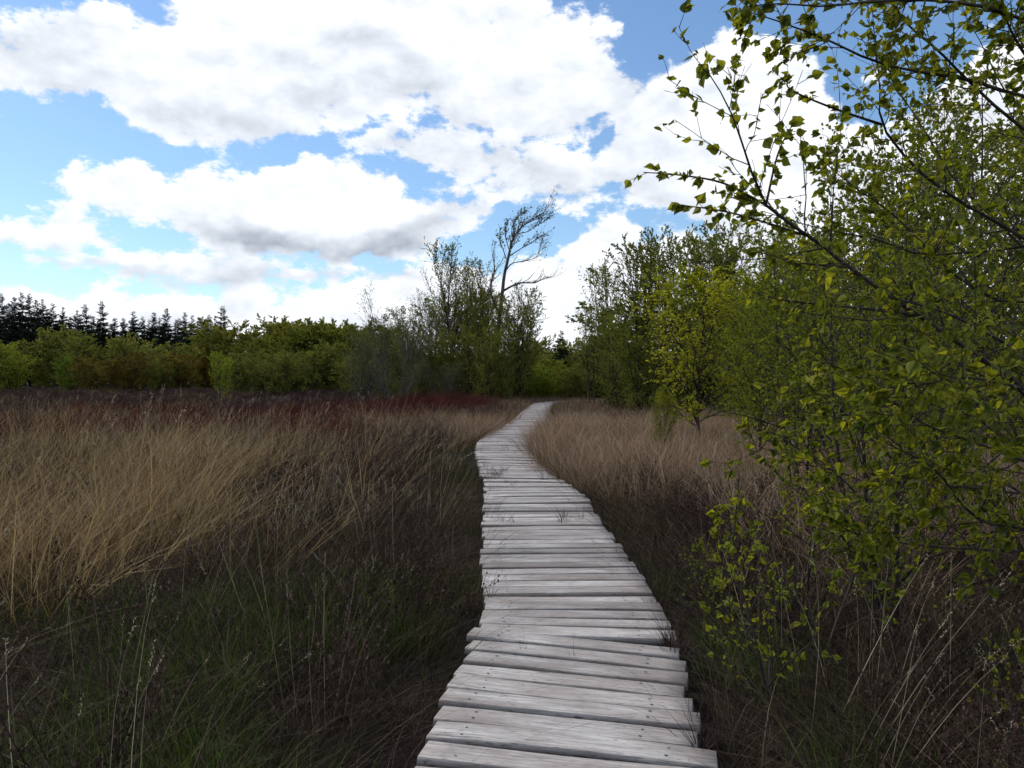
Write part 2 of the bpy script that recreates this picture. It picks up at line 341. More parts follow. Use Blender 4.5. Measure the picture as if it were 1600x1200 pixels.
M_GROUND = ground_mat()

# ------------------------------------------------------------------ path geometry (level plane of the boards z=0.2)
ZB = 0.20
pairs = [((640, 1200), (1127, 1250)), ((738, 988), (1066, 1022)), ((746, 984), (1062, 996)), ((752, 950), (1038, 951)), ((753, 900), (1002, 898)),
         ((753, 850), (968, 848)), ((755, 800), (930, 799)), ((757, 775), (915, 773)), ((757, 762), (899, 762)), ((752, 745), (871, 747)), ((745, 720), (838, 722)),
         ((743, 700), (827, 701)), ((746, 690), (826, 691)), ((757, 681), (834, 680.5)), ((783, 667), (852, 666)), ((802, 656), (858, 655.5)),
         ((812, 646), (859, 645.5)), ((824, 637), (862, 636.5)), ((834, 630), (867, 630))]
Lp = [G(*a) for a, b in pairs]; Rp = [G(*b) for a, b in pairs]
dl = (Lp[1] - Lp[0]); dr = (Rp[1] - Rp[0])
Lp = [Lp[0] - dl * 3.2] + Lp + [Lp[-1] + np.array([1.3, 4.0]), Lp[-1] + np.array([6, 9.0])]
Rp = [Rp[0] - dr * 3.2] + Rp + [Rp[-1] + np.array([1.5, 3.0]), Rp[-1] + np.array([6.6, 7.8])]
Lp, Rp = np.array(Lp), np.array(Rp)
Cp = (Lp + Rp) / 2; cs = np.r_[0, np.cumsum(np.linalg.norm(np.diff(Cp, axis=0), axis=1))]
def edge(s): return (np.array([np.interp(s, cs, Lp[:, k]) for k in (0, 1)]), np.array([np.interp(s, cs, Rp[:, k]) for k in (0, 1)]))
def path_dist(X, Y):                            # distance to the centre line minus half width (2-D arrays ok)
    best = np.full(X.shape, 1e9); 
    for i in range(len(Cp) - 1):
        a, b = Cp[i], Cp[i + 1]; ab = b - a; t = np.clip(((X - a[0]) * ab[0] + (Y - a[1]) * ab[1]) / (ab @ ab), 0, 1)
        hw = .5 * (np.linalg.norm(Rp[i] - Lp[i]) * (1 - t) + np.linalg.norm(Rp[i + 1] - Lp[i + 1]) * t)
        best = np.minimum(best, np.hypot(X - a[0] - t * ab[0], Y - a[1] - t * ab[1]) - hw)
    return best
def path_x(Y): return np.interp(Y, Cp[:, 1], Cp[:, 0])

# ground sheet
def smooth_noise(X, Y, seed, sc):
    r = np.random.default_rng(seed); z = 0
    for k in range(5):
        a = r.uniform(0, 2 * pi); f = sc * r.uniform(.6, 1.9) ; z = z + np.sin((X * math.cos(a) + Y * math.sin(a)) * f + r.uniform(0, 6)) / 5
    return z
def gz(X, Y):
    pd = path_dist(X, Y); w = np.clip((pd - .1) / 1.2, 0, 1)
    near = np.exp(-(np.hypot(X, Y) / 90) ** 2)
    return (smooth_noise(X, Y, 3, 1.5) * .07 + smooth_noise(X, Y, 4, .4) * .08) * w * near
def build_ground():
    g = np.concatenate([-np.geomspace(3000, 32, 26), np.linspace(-30, 30, 181), np.geomspace(32, 3000, 26)])
    h = np.concatenate([-np.geomspace(3000, 5, 20), np.linspace(-4, 60, 193), np.geomspace(62, 6000, 30)])
    X, Y = np.meshgrid(g, h); Z = gz(X, Y); n, m = X.shape; idx = np.arange(n * m).reshape(n, m)
    a = Acc(); a.add(np.stack([X, Y, Z], -1), F4=np.stack([idx[:-1, :-1], idx[:-1, 1:], idx[1:, 1:], idx[1:, :-1]], -1))
    obj('ground', a.mesh('ground', M_GROUND, True), kind='structure', label='dark wet peat ground of the bog under grass and heather', category='ground')
build_ground()

# ------------------------------------------------------------------ boardwalk
def plank_geo(acc, rg, L0, R0, w, z, nails=True, tilt=0.0, bright=.5):
    c = (L0 + R0) / 2; ax = R0 - L0; ln = np.linalg.norm(ax); ax = ax / ln; ay = np.array([-ax[1], ax[0]])
    K = 11; xs = np.linspace(-ln / 2, ln / 2, K); h = .042; e = rg.uniform(.0015, .0035)
    prof = np.array([(-w / 2 + .002, -h), (-w / 2, -h * .3), (-w / 2 + .001, -e), (-w / 2 + e, -.001), (-w / 6, .0), (w / 6, .0), (w / 2 - e, -.001), (w / 2 - .001, -e), (w / 2, -h * .3), (w / 2 - .002, -h)])
    P_ = len(prof); wob = np.cumsum(rg.normal(size=K)) * .0011; wob2 = np.cumsum(rg.normal(size=K)) * .0011; cup = rg.normal() * .003; bow = rg.normal() * .004
    V = np.zeros((K, P_, 3)); UV = np.zeros((K, P_, 2)); ou, ov = rg.uniform(0, 50, 2)
    for k in range(K):
        y = prof[:, 0] + np.where(prof[:, 0] < 0, wob[k], wob2[k]); zz = prof[:, 1] + cup * ((prof[:, 0] / (w / 2)) ** 2) + bow * (xs[k] / (ln / 2)) ** 2 + tilt * xs[k]
        zz = zz + rg.normal(size=P_) * .0003
        x = xs[k] + (rg.normal() * .004 if k in (0, K - 1) else 0)
        inset = .007 if k in (0, K - 1) else 0
        x = x - np.sign(xs[k]) * inset * (prof[:, 1] > -.02)
        V[k, :, 0] = c[0] + ax[0] * x + ay[0] * y; V[k, :, 1] = c[1] + ax[1] * x + ay[1] * y; V[k, :, 2] = z + zz
        UV[k, :, 0] = x + ou; UV[k, :, 1] = y + ov + prof[:, 1] * .5
    V0 = V.mean((0, 1)); idx = np.arange(K * P_).reshape(K, P_)
    q = np.stack([idx[:-1, :-1], idx[1:, :-1], idx[1:, 1:], idx[:-1, 1:]], -1).reshape(-1, 4)
    q2 = np.stack([idx[:-1, -1], idx[1:, -1], idx[1:, 0], idx[:-1, 0]], -1)
    f3 = []
    for k, s in ((0, 1), (K - 1, -1)):
        for j in range(1, P_ - 1):
            f3.append((idx[k, 0], idx[k, j], idx[k, j + 1])[::s])
    acc.add(V, F3=np.array(f3), F4=np.concatenate([q, q2]), tint=np.full(K * P_, bright), uv=UV)
    if nails:
        for sx in (-1, 1):
            nx = sx * (ln / 2 - rg.uniform(.15, .19) - (.04 if sx > 0 else 0))
            for ny in (-w * .24, w * .22):
                if rg.random() < .22: continue
                x = nx + rg.normal() * .006; y = ny + rg.normal() * .006; r = rg.uniform(.0045, .0072)
                a = np.arange(7) / 7 * 2 * pi
                zc = z + bow * (x / (ln / 2)) ** 2 + tilt * x + cup * .25 + .0014
                VV = [(c[0] + ax[0] * (x + r * math.cos(t) * 1.3) + ay[0] * (y + r * math.sin(t)), c[1] + ax[1] * (x + r * math.cos(t) * 1.3) + ay[1] * (y + r * math.sin(t)), zc) for t in a]
                VV.append((c[0] + ax[0] * x + ay[0] * y, c[1] + ax[1] * x + ay[1] * y, zc + .0006))
                acc.add(VV, F3=[(k, (k + 1) % 7, 7) for k in range(7)], mat=1)
def build_boardwalk():
    rg = np.random.default_rng(5)
    bw = obj('boardwalk', None, loc=(0, 0, 0), label='weathered grey plank boardwalk winding through the bog towards the trees', category='boardwalk')
    s = 0.05; rest = Acc(); nvis = 0; k = 0
    while s < cs[-1] - .3:
        w = rg.uniform(.140, .168); gap = rg.uniform(.012, .028) if rg.random() < .75 else rg.uniform(.028, .042)
        if s < 7.5: gap = rg.uniform(.026, .046); w -= .006
        elif s < 16: gap = max(gap, .020)
        if s > 20: gap *= .9
        L0, R0 = edge(s + w / 2); u = nrm(R0 - L0)
        L1 = L0 + u * rg.normal() * .012 + np.array([0, rg.normal() * .003]); R1 = R0 + u * rg.normal() * .014 + np.array([0, rg.normal() * .003])
        z = ZB + rg.normal() * .004 - (.012 if 3.9 < (L0[1]) < 4.6 else 0)
        br = np.clip(rg.normal(.62, .26), 0, 1)
        cen = (L1 + R1) / 2; visible = cen[1] > 2.2
        if visible and nvis < 100:
            a = Acc(); plank_geo(a, rg, L1 - cen, R1 - cen, w, 0, True, rg.normal() * .003, br)
            obj('plank', a.mesh('plank', [M_WOOD, M_NAIL]), bw, (cen[0], cen[1], z)); nvis += 1
        else: plank_geo(rest, rg, L1, R1, w, z, False, 0, br)
        s += w + gap; k += 1
    obj('planks', rest.mesh('planks', [M_WOOD, M_NAIL]), bw, kind='stuff')
    # two bearers under the boards
    for t in (.16, .84):
        pts = []
        for q in np.arange(0.0, cs[-1] - .2, .5):
            l, r = edge(q); p = l * (1 - t) + r * t; pts.append(p)
        pts = np.array(pts); tan = nrm(np.gradient(pts, axis=0)); sd = np.stack([-tan[:, 1], tan[:, 0]], -1) * .05
        n = len(pts); V = np.zeros((n, 4, 3)); V[:, 0, :2] = pts - sd; V[:, 1, :2] = pts + sd; V[:, 2, :2] = pts + sd; V[:, 3, :2] = pts - sd
        V[:, :2, 2] = ZB - .055; V[:, 2:, 2] = -.03; idx = np.arange(n * 4).reshape(n, 4)
        a = Acc(); a.add(V, F4=np.concatenate([np.stack([idx[:-1, j], idx[1:, j], idx[1:, (j + 1) % 4], idx[:-1, (j + 1) % 4]], -1) for j in range(4)] + [idx[[0]], idx[[-1]][:, ::-1]]))
        obj('bearer', a.mesh('bearer', M_BEAM), bw)
build_boardwalk()

# ------------------------------------------------------------------ scattered ground cover (stuff): clumps instanced on points
def scatter(name, clumps, pts, rot, scl, label, cat):
    """copies of small clump meshes (Acc) merged into one sheet of ground cover"""
    n = len(pts); pick = rng.integers(0, len(clumps), n); cl = rng.random(n).astype(np.float32); V, Q3, Q4, T, C = [], [], [], [], []; base = 0
    cx, cy, cz = [np.cos(rot[:, k]) for k in range(3)]; sx, sy, sz = [np.sin(rot[:, k]) for k in range(3)]
    M = np.empty((n, 3, 3))
    M[:, 0] = np.stack([cy * cz, sx * sy * cz - cx * sz, cx * sy * cz + sx * sz], -1)
    M[:, 1] = np.stack([cy * sz, sx * sy * sz + cx * cz, cx * sy * sz - sx * cz], -1)
    M[:, 2] = np.stack([-sy, sx * cy, cx * cy], -1)
    M = M * scl[:, None, :]
    for i, a in enumerate(clumps):
        k = np.where(pick == i)[0]; v = np.concatenate(a.V).astype(np.float64); t = np.concatenate(a.T)
        if not len(k): continue
        vv = np.einsum('nij,vj->nvi', M[k], v) + pts[k][:, None]; V.append(vv.reshape(-1, 3).astype(np.float32)); m = len(v)
        off = base + np.arange(len(k))[:, None, None] * m
        if a.F4: Q4.append((np.concatenate(a.F4)[None] + off).reshape(-1, 4))
        if a.F3: Q3.append((np.concatenate(a.F3)[None] + off).reshape(-1, 3))
        T.append(np.tile(t, len(k))); C.append(np.repeat(cl[k], m)); base += m * len(k)
    acc = Acc(); acc.V = V; acc.T = T; acc.U = [np.zeros((base, 2), np.float32)]; acc.n = base
    acc.F3 = Q3; acc.F4 = Q4; acc.M3 = [np.zeros(len(q), np.int32) for q in Q3]; acc.M4 = [np.zeros(len(q), np.int32) for q in Q4]
    me = acc.mesh(name, clumps[0].mat, check=False)
    at = me.attributes.new('clump', 'FLOAT', 'POINT'); at.data.foreach_set('value', np.concatenate(C))
    return obj(name, me, kind='stuff', label=label, category=cat)

def blades(acc, rg, n, rad, h, lean, bend, width, tintf=None, K=4, base_z=-.03, spread=.5):
    """n thin tapering blades; h=(lo,hi); lean=(dx,dy) mean; bend amount"""
    a = rg.uniform(0, 2 * pi, n); r = rad * np.sqrt(rg.random(n)); b = np.stack([r * np.cos(a), r * np.sin(a), np.full(n, base_z)], -1)
    H = rg.uniform(h[0], h[1], n); out = np.stack([np.cos(a), np.sin(a)], -1) * (r / rad)[:, None] * spread
    ld = out + np.array(lean)[None] + rg.normal(size=(n, 2)) * spread * .45
    t = np.linspace(0, 1, K)[None, :, None]
    bd = bend * rg.uniform(.3, 1.5, n)[:, None, None]
    xy = ld[:, None, :] * (t * .55 + bd * t ** 2.4) * H[:, None, None]
    z = H[:, None, None] * (t - bd * .55 * t ** 3)
    P = b[:, None] + np.concatenate([xy, z], -1)
    f = rg.uniform(0, pi, n); s = np.stack([np.cos(f), np.sin(f), 0 * f], -1)[:, None]
    w = (width * rg.uniform(.6, 1.3, n))[:, None, None] * (1 - t ** 1.5 * .85) * .5
    V = np.stack([P - s * w, P + s * w], 2)
    idx = np.arange(n * K * 2).reshape(n, K, 2); q = np.stack([idx[:, :-1, 0], idx[:, :-1, 1], idx[:, 1:, 1], idx[:, 1:, 0]], -1)
    tn = rg.random(n) ** 1.7 if tintf is None else tintf(rg, n)
    acc.add(V, F4=q, tint=np.repeat(tn, K * 2))

def gmat(name, c0, c1, vary=.3, trans=.15): return leaf_mat(name, c0, c1, trans, .75, .06, tcol=(1.1, 1, .8), vary=vary, use_objcol=False, clump=True)
M_STRAW = gmat('straw', (.040, .026, .014), (.385, .268, .130), .5)
M_BEIGE = gmat('beige_grass', (.060, .040, .026), (.400, .280, .185), .45)
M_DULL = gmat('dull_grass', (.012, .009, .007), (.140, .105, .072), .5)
M_GREEN = gmat('green_grass', (.018, .036, .007), (.140, .200, .034), .35, .25)
M_OLIVE = gmat('olive_grass', (.014, .014, .007), (.120, .110, .045), .4, .2)
M_HEATH = gmat('heather', (.024, .013, .012), (.120, .078, .066), .35, .05)
M_RED = gmat('red_twigs', (.042, .015, .013), (.155, .040, .033), .5, .1)
M_PALE = gmat('pale_stalks', (.22, .18, .12), (.50, .43, .30), .25)

def mk(name, m, fn, n, seed):
    out = []
    for i in range(n):
        a = Acc(); fn(a, np.random.default_rng(seed + i)); a.mat = m; out.append(a)
    return out
lean = (.22, .0)
straw_near = mk('straw', M_STRAW, lambda a, r: (blades(a, r, 40, .17, (.30, .70), lean, .35, .0055, K=4, spread=.75), blades(a, r, 11, .2, (.6, 1.1), (.42, 0), .30, .0060, K=5, spread=.9, tintf=lambda q, m: q.uniform(.7, 1.15, m))), 8, 100)
straw_far = mk('straw', M_STRAW, lambda a, r: blades(a, r, 46, .32, (.3, .62), lean, .25, .010, K=3), 5, 200)
beige_near = mk('beige', M_BEIGE, lambda a, r: (blades(a, r, 52, .19, (.25, .62), (.12, 0), .35, .0065, K=4, spread=.85), blades(a, r, 12, .2, (.45, .85), (.15, 0), .3, .0070, K=4, spread=1.0, tintf=lambda q, m: q.uniform(.7, 1.15, m))), 8, 300)
beige_far = mk('beige', M_BEIGE, lambda a, r: blades(a, r, 50, .32, (.35, .65), (.1, 0), .25, .010, K=3), 5, 400)
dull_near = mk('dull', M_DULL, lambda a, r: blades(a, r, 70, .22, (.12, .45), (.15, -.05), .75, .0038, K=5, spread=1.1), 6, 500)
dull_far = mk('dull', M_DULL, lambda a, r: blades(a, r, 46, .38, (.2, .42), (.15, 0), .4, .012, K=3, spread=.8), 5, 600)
green_near = mk('green', M_GREEN, lambda a, r: blades(a, r, 42, .10, (.12, .34), (.05, 0), .35, .0045, K=4, spread=.6), 6, 700)
olive_near = mk('olive', M_OLIVE, lambda a, r: blades(a, r, 70, .17, (.25, .6), (.15, 0), .35, .0042, K=4, spread=.55), 5, 800)
def litter(a, r): blades(a, r, 60, .30, (.15, .45), (.2, 0), .2, .0045, K=3, base_z=.0, spread=2.3)
litter_near = mk('litter', M_DULL, litter, 4, 900)
def stalk(a, r):
    n = 7; a0 = a.n; blades(a, r, n, .25, (.7, 1.1), (.33, 0), .22, .0034, K=6, spread=.45)
    V = a.V[-1].reshape(n, 6, 2, 3); tip = V[:, -1].mean(1); dr = nrm(tip - V[:, -3].mean(1))
    # loose seed heads
    for k in range(10):
        p = tip - dr * (.008 * k) + r.normal(size=(n, 3)) * .003; leaves(a, r, p, dr, np.full(n, .014), (LEAF_M[0] * [1, .4, 1], LEAF_M[1]), np.full(n, .6), 0, .1)
stalk_near = mk('stalk', M_PALE, stalk, 6, 1000)
def shrub(lenr, nst, leafn, leafs):
    def fn(a, r):
        n = nst; an = r.uniform(0, 2 * pi, n); P0 = np.stack([np.cos(an) * .08, np.sin(an) * .08, np.full(n, -.02)], -1) * r.uniform(.2, 1.6, (n, 1)); P0[:, 2] = -.02
        d = nrm(np.stack([np.cos(an) * .55, np.sin(an) * .55, np.ones(n)], -1) + r.normal(size=(n, 3)) * .2); K = 5; Ls = r.uniform(lenr[0], lenr[1], n)
        P = P0[:, None] + d[:, None] * np.linspace(0, 1, K)[None, :, None] * Ls[:, None, None] + np.cumsum(r.normal(size=(n, K, 3)) * .012, 1)
        Rd = np.full((n, K), .003) * np.linspace(1, .4, K)
        tubes(a, P, Rd, 3, .2)
        P2, R2, L2 = spawn(r, P, Rd, Ls, 7, .25, 1, (.3, .7), lambda t, g, m: g.uniform(.2, .45, m), K=3, up=.5, wander=.1, minr=.0014)
        tubes(a, P2, R2, 3, .35)
        pp, dd = along(r, P2, leafn, .1, 1); leaves(a, r, pp, dd, r.uniform(.6, 1.3, len(pp)) * leafs, LEAF_M, r.random(len(pp)), -.5, .2)
    return fn
heath_near = mk('heather', M_HEATH, shrub((.25, .5), 14, 6, .016), 5, 1100)
heath_far = mk('heather', M_HEATH, shrub((.25, .48), 16, 3, .04), 4, 1200)
red_mid = mk('red', M_RED, shrub((.5, .85), 20, 4, .022), 5, 1300)

def cloud(rg, n, x0, x1, y0, y1, dens, thick=None):
    X = rg.uniform(x0, x1, n); Y = rg.uniform(y0, y1, n)
    p = dens(X, Y); k = rg.random(n) < p; return X[k], Y[k]
def emit(name, meshes, X, Y, label, cat, rotz=.5, sc=(.75, 1.2), tilt=.10, hs=None, full=False, rg=None):
    n = len(X); Z = gz(X, Y)
    rot = np.stack([rg.normal(size=n) * tilt, rg.normal(size=n) * tilt, rg.uniform(0, 2 * pi, n) if full else rg.normal(size=n) * rotz], -1)
    s = rg.uniform(sc[0], sc[1], n); S = np.stack([s, s, s * (hs if hs is not None else 1)], -1)
    return scatter(name, meshes, np.stack([X, Y, Z], -1), rot, S, label, cat)

def sm(x, a, b): t = np.clip((x - a) / (b - a), 0, 1); return t * t * (3 - 2 * t)
rg = np.random.default_rng(77)
infr = lambda X, Y, m=1.0: (np.abs(X) < .72 * Y + 1.6 + m).astype(float)
nz1 = lambda X, Y: smooth_noise(X, Y, 21, .9); nz2 = lambda X, Y: smooth_noise(X, Y, 22, .35); nz3 = lambda X, Y: smooth_noise(X, Y, 23, 2.2)
left = lambda X, Y: (X < path_x(Y))
# --- left straw belt: lighter grass from the lower left towards the middle distance
def d_straw(X, Y):
    pd = path_dist(X, Y); L_ = left(X, Y)
    near = 3.9 + 1.05 * np.clip(X + 3.3, 0, 3.4) ** 1.12
    w = sm(Y, near, near + 2.0) * (1 - .85 * sm(Y, 10.5, 16)) * (1 - sm(Y, 22, 26)) * L_ * (.30 * sm(pd, .9, 2.0) + .70 * sm(pd + .8 * nz1(X, Y), 2.4, 4.4))
    return w * np.clip(.62 + .9 * nz1(X, Y) + .5 * nz3(X, Y), .08, 1) * infr(X, Y)
X, Y = cloud(rg, 13000, -18, 1, 3.2, 26, d_straw)
emit('straw_grass', straw_near, X, Y, 'tall straw coloured grass leaning right in the left half of the bog', 'grass', rg=rg, hs=1.02 + .4 * nz3(X, Y), sc=(.6, 1.3), rotz=.85)
# --- right beige grass beside the boards
def d_beige(X, Y):
    pd = path_dist(X, Y); R_ = ~left(X, Y)
    w = np.maximum(sm(Y, 8.5, 12.5), .32 * sm(Y, 5.0, 7.0) * sm(pd, .9, 1.8)) * (1 - sm(Y, 50, 56)) * R_ * (pd > .06) 
    w2 = left(X, Y) * sm(Y, 17, 21) * (1 - sm(Y, 50, 56)) * (pd > .1) * (1 - sm(pd, 2.2, 4.0))
    return np.maximum(w, w2) * (.85 + .4 * nz1(X, Y)) * infr(X, Y)
X, Y = cloud(rg, 14500, -5, 15, 5, 24, d_beige)
emit('beige_grass', beige_near, X, Y, 'dense beige grass bordering the boardwalk on its right', 'grass', rg=rg, rotz=1.2, hs=.98 + .4 * nz3(X, Y), sc=(.6, 1.3))
X, Y = cloud(rg, 11000, -4, 34, 22, 56, d_beige)
emit('distant_beige_grass', beige_far, X, Y, 'pale beige grass where the boardwalk meets the trees', 'grass', rg=rg, rotz=1.2, hs=.95 + .2 * nz3(X, Y))
# --- dull dark grass, everywhere near
def d_dull(X, Y):
    pd = path_dist(X, Y); return (pd > .06) * (.65 + .6 * nz3(X, Y)) * infr(X, Y) * (.7 + .3 * sm(Y, 3.8, 6.5))
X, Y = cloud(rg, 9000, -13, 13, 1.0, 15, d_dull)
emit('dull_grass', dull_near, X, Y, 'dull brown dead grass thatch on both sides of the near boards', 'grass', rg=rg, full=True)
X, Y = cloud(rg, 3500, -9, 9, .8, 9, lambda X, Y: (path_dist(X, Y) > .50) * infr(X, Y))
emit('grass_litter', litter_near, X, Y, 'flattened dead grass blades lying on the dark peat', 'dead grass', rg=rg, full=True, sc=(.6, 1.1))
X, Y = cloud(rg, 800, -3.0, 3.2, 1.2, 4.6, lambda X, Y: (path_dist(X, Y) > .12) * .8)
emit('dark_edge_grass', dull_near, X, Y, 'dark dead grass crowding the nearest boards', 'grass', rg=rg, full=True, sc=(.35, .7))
def d_far(X, Y):
    pd = path_dist(X, Y); return (pd > .3) * infr(X, Y, 3) * (.6 + .5 * nz2(X, Y))
X, Y = cloud(rg, 22000, -95, 30, 14, 120, lambda X, Y: d_far(X, Y) * np.clip(30 / Y, .3, 1) )
emit('heath_grass', dull_far, X, Y, 'grey brown grass of the open heath stretching to the far trees', 'grass', rg=rg, full=True, sc=(.9, 1.5))
X, Y = cloud(rg, 9000, -80, 2, 18, 110, lambda X, Y: d_far(X, Y) * sm(nz2(X, Y) + .3 * nz1(X, Y), .0, .5) * left(X, Y))
emit('pale_heath_grass', straw_far, X, Y, 'scattered pale grass tufts on the open heath to the left', 'grass', rg=rg, sc=(.7, 1.2))
# --- olive/green grass near the path and in the front left
def d_olive(X, Y):
    pd = path_dist(X, Y); L_ = left(X, Y)
    near = L_ * sm(Y, 3.5, 5) * (1 - sm(pd, 1.2, 3.0)) * (1 - sm(Y, 15, 20)) * .8
    rgt = (~L_) * (1 - sm(pd, .35, .9)) * sm(Y, 6, 9) * (1 - sm(Y, 20, 26)) * .7
    edgef = (1 - sm(pd, .2, .6)) * sm(Y, 15, 18) * .5
    return np.maximum(np.maximum(near, rgt), edgef) * (pd > .08) * infr(X, Y) * (.7 + .5 * nz1(X, Y))
X, Y = cloud(rg, 7000, -7, 7, 3, 40, d_olive)
emit('olive_grass', olive_near, X, Y, 'olive brown grass hugging the edges of the boardwalk', 'grass', rg=rg, full=True, hs=.8)
def d_green(X, Y):
    pd = path_dist(X, Y); L_ = left(X, Y)
    a = L_ * (pd > .1) * (1 - sm(Y, 4.6, 6.5)) * sm(nz3(X, Y) + .5 * nz1(X, Y), -.15, .3)
    b = (~L_) * (pd > .1) * (1 - sm(Y, 4, 8)) * .10
    return np.maximum(a, b) * infr(X, Y)
X, Y = cloud(rg, 7500, -6, 4, 1.2, 8, d_green)
emit('green_grass_tufts', green_near, X, Y, 'fresh green grass tufts growing from the wet peat at the lower left', 'grass', rg=rg, full=True, sc=(.9, 1.5))
# --- pale stalks
def d_stalk(X, Y):
    pd = path_dist(X, Y); L_ = left(X, Y)
    return np.where(L_, .6 * (pd > .5) * (.35 + .65 * sm(Y, 4, 7)), .60 * (pd > .6)) * infr(X, Y)
X, Y = cloud(rg, 2600, -14, 9, 2.0, 20, d_stalk)
emit('pale_stalks', stalk_near, X, Y, 'thin pale flowering grass stalks standing above the darker grass', 'grass stalks', rg=rg, rotz=1.1, tilt=.22, sc=(.6, 1.1))
X, Y = cloud(rg, 900, -14, -1.2, 3.0, 22, lambda X, Y: .45 * infr(X, Y) * sm(path_dist(X, Y), 1.0, 2.5) * sm(nz1(X, Y), -.4, .5))
emit('tall_stalks', stalk_near, X, Y, 'tallest thin pale grass stalks rising above the heath on the left', 'grass stalks', rg=rg, rotz=.9, tilt=.12, sc=(1.1, 1.6))
# --- heather
def d_heath(X, Y):
    pd = path_dist(X, Y); L_ = left(X, Y)
    a = L_ * sm(pd, .5, 1.5) * sm(Y, 8, 13) * (1 - sm(Y, 40, 48)) * (.9 + .6 * nz1(X + 7, Y))
    b = (~L_) * sm(pd, .3, .7) * (1 - sm(Y, 9, 12)) * (.12 + .2 * sm(Y, 5, 7))
    c = L_ * (pd > .3) * (1 - sm(Y, 7, 10)) * .16
    return np.maximum(np.maximum(a, b), c) * infr(X, Y)
X, Y = cloud(rg, 17000, -26, 6, 2.0, 34, d_heath)
emit('heather', heath_near, X, Y, 'dark purplish brown heather between the grasses', 'heather', rg=rg, full=True, sc=(.8, 1.3))
X, Y = cloud(rg, 9000, -85, 2, 32, 115, lambda X, Y: d_far(X, Y) * left(X, Y) * (.5 + .5 * nz2(X + 30, Y)) * np.clip(45 / Y, .4, 1))
emit('distant_heather', heath_far, X, Y, 'brownish heather over the far part of the heath', 'heather', rg=rg, full=True, sc=(.9, 1.5))
# --- red twiggy shrubs
RED = [(-9.8, 18, 2.2, 2.0), (-7.6, 17.5, 1.4, 1.4), (-3.6, 23, 1.0, 2.4), (-8, 20.5, 1.8, 2.4), (-11.8, 16, 1.3, 1.0), (-4.5, 18, 1.1, 2.6), (-5.6, 21.5, 1.5, 2.0), (-3.9, 30, 1.9, 5), (-2.9, 37, 2.1, 6), (-7.0, 27, 2.2, 2.2), (-13, 27, 2.5, 2.0)]
def d_red(X, Y):
    w = 0 * X
    for cx, cy, rx, ry in RED: w = np.maximum(w, 1 - sm(np.hypot((X - cx) / rx, (Y - cy) / ry) + .25 * nz3(X, Y), .75, 1.1))
    return w * sm(path_dist(X, Y), .6, 1.4)
X, Y = cloud(rg, 7500, -20, 1, 14, 44, lambda X, Y: d_red(X, Y) * np.clip(.62 + .7 * nz3(X, Y + 3), .1, 1))
emit('red_twig_shrubs', red_mid, X, Y, 'dark red twiggy low shrubs in patches across the heath', 'low shrubs', rg=rg, full=True, sc=(.55, 1.2), hs=1.05)
# --- twigs and tufts growing up between the boards
def board_tufts():
    g = np.random.default_rng(9); X, Y = [], []
    for (px, py, n) in [(768, 742, 5), (785, 738, 16), (775, 745, 10), (1050, 1000, 10), (1062, 1012, 8), (880, 812, 8), (820, 690, 5), (790, 700, 6), (757, 730, 6), (797, 752, 5), (850, 748, 4), (757, 750, 5), (808, 708, 4), (818, 700, 3), (783, 812, 4), (885, 805, 5), (905, 808, 4), (800, 818, 3), (840, 715, 3), (832, 668, 3), (836, 655, 4), (800, 690, 3), (772, 690, 3), (770, 700, 3), (815, 1008, 1), (892, 1020, 1), (1045, 1005, 7), (1060, 990, 5), (1085, 1130, 4), (1098, 1165, 4), (765, 930, 2), (1030, 940, 4), (1010, 910, 3), (1000, 895, 3), (760, 770, 4)]:
        for k in range(n):
            p = G(px + g.normal() * 5, py + g.normal() * 3); X.append(p[0]); Y.append(p[1])
    X, Y = np.array(X), np.array(Y); n = len(X)
    ms = mk('tuft', M_HEATH, lambda a, r: blades(a, r, 7, .03, (.08, .24), (.03, 0), .3, .0045, K=4, base_z=0, spread=.7), 5, 1500)
    rot = np.stack([g.normal(size=n) * .15, g.normal(size=n) * .15, g.uniform(0, 6.3, n)], -1); s = g.uniform(.6, 1.1, n)
    scatter('board_tufts', ms, np.stack([X, Y, np.full(n, ZB - .04)], -1), rot, np.stack([s, s, s], -1), 'small dark grass sprigs poking up between the boards', 'grass')
board_tufts()

# ------------------------------------------------------------------ trees
def stems_up(rg, n, H, lean, K=10, wander=.04, r0=.05, base=.1, curve=.0):
    an = rg.uniform(0, 2 * pi, n) + np.arange(n) * 2 * pi / n; b = np.stack([np.cos(an) * base, np.sin(an) * base, np.full(n, -.1)], -1) * (1 if n > 1 else .2)
    b[:, 2] = -.1
    d = nrm(np.stack([np.cos(an) * lean, np.sin(an) * lean, np.ones(n)], -1)); Ls = H * rg.uniform(.78, 1, n); Ls[0] = H
    out = [b]
    for k in range(K - 1):
        d = nrm(d + np.array([[0, 0, curve]]) + rg.normal(size=(n, 3)) * wander); out.append(out[-1] + d * (Ls / (K - 1))[:, None])
    P = np.stack(out, 1); Rd = r0 * (Ls / H)[:, None] * (np.linspace(1, .12, K)[None] ** .9)
    return P, Rd, Ls

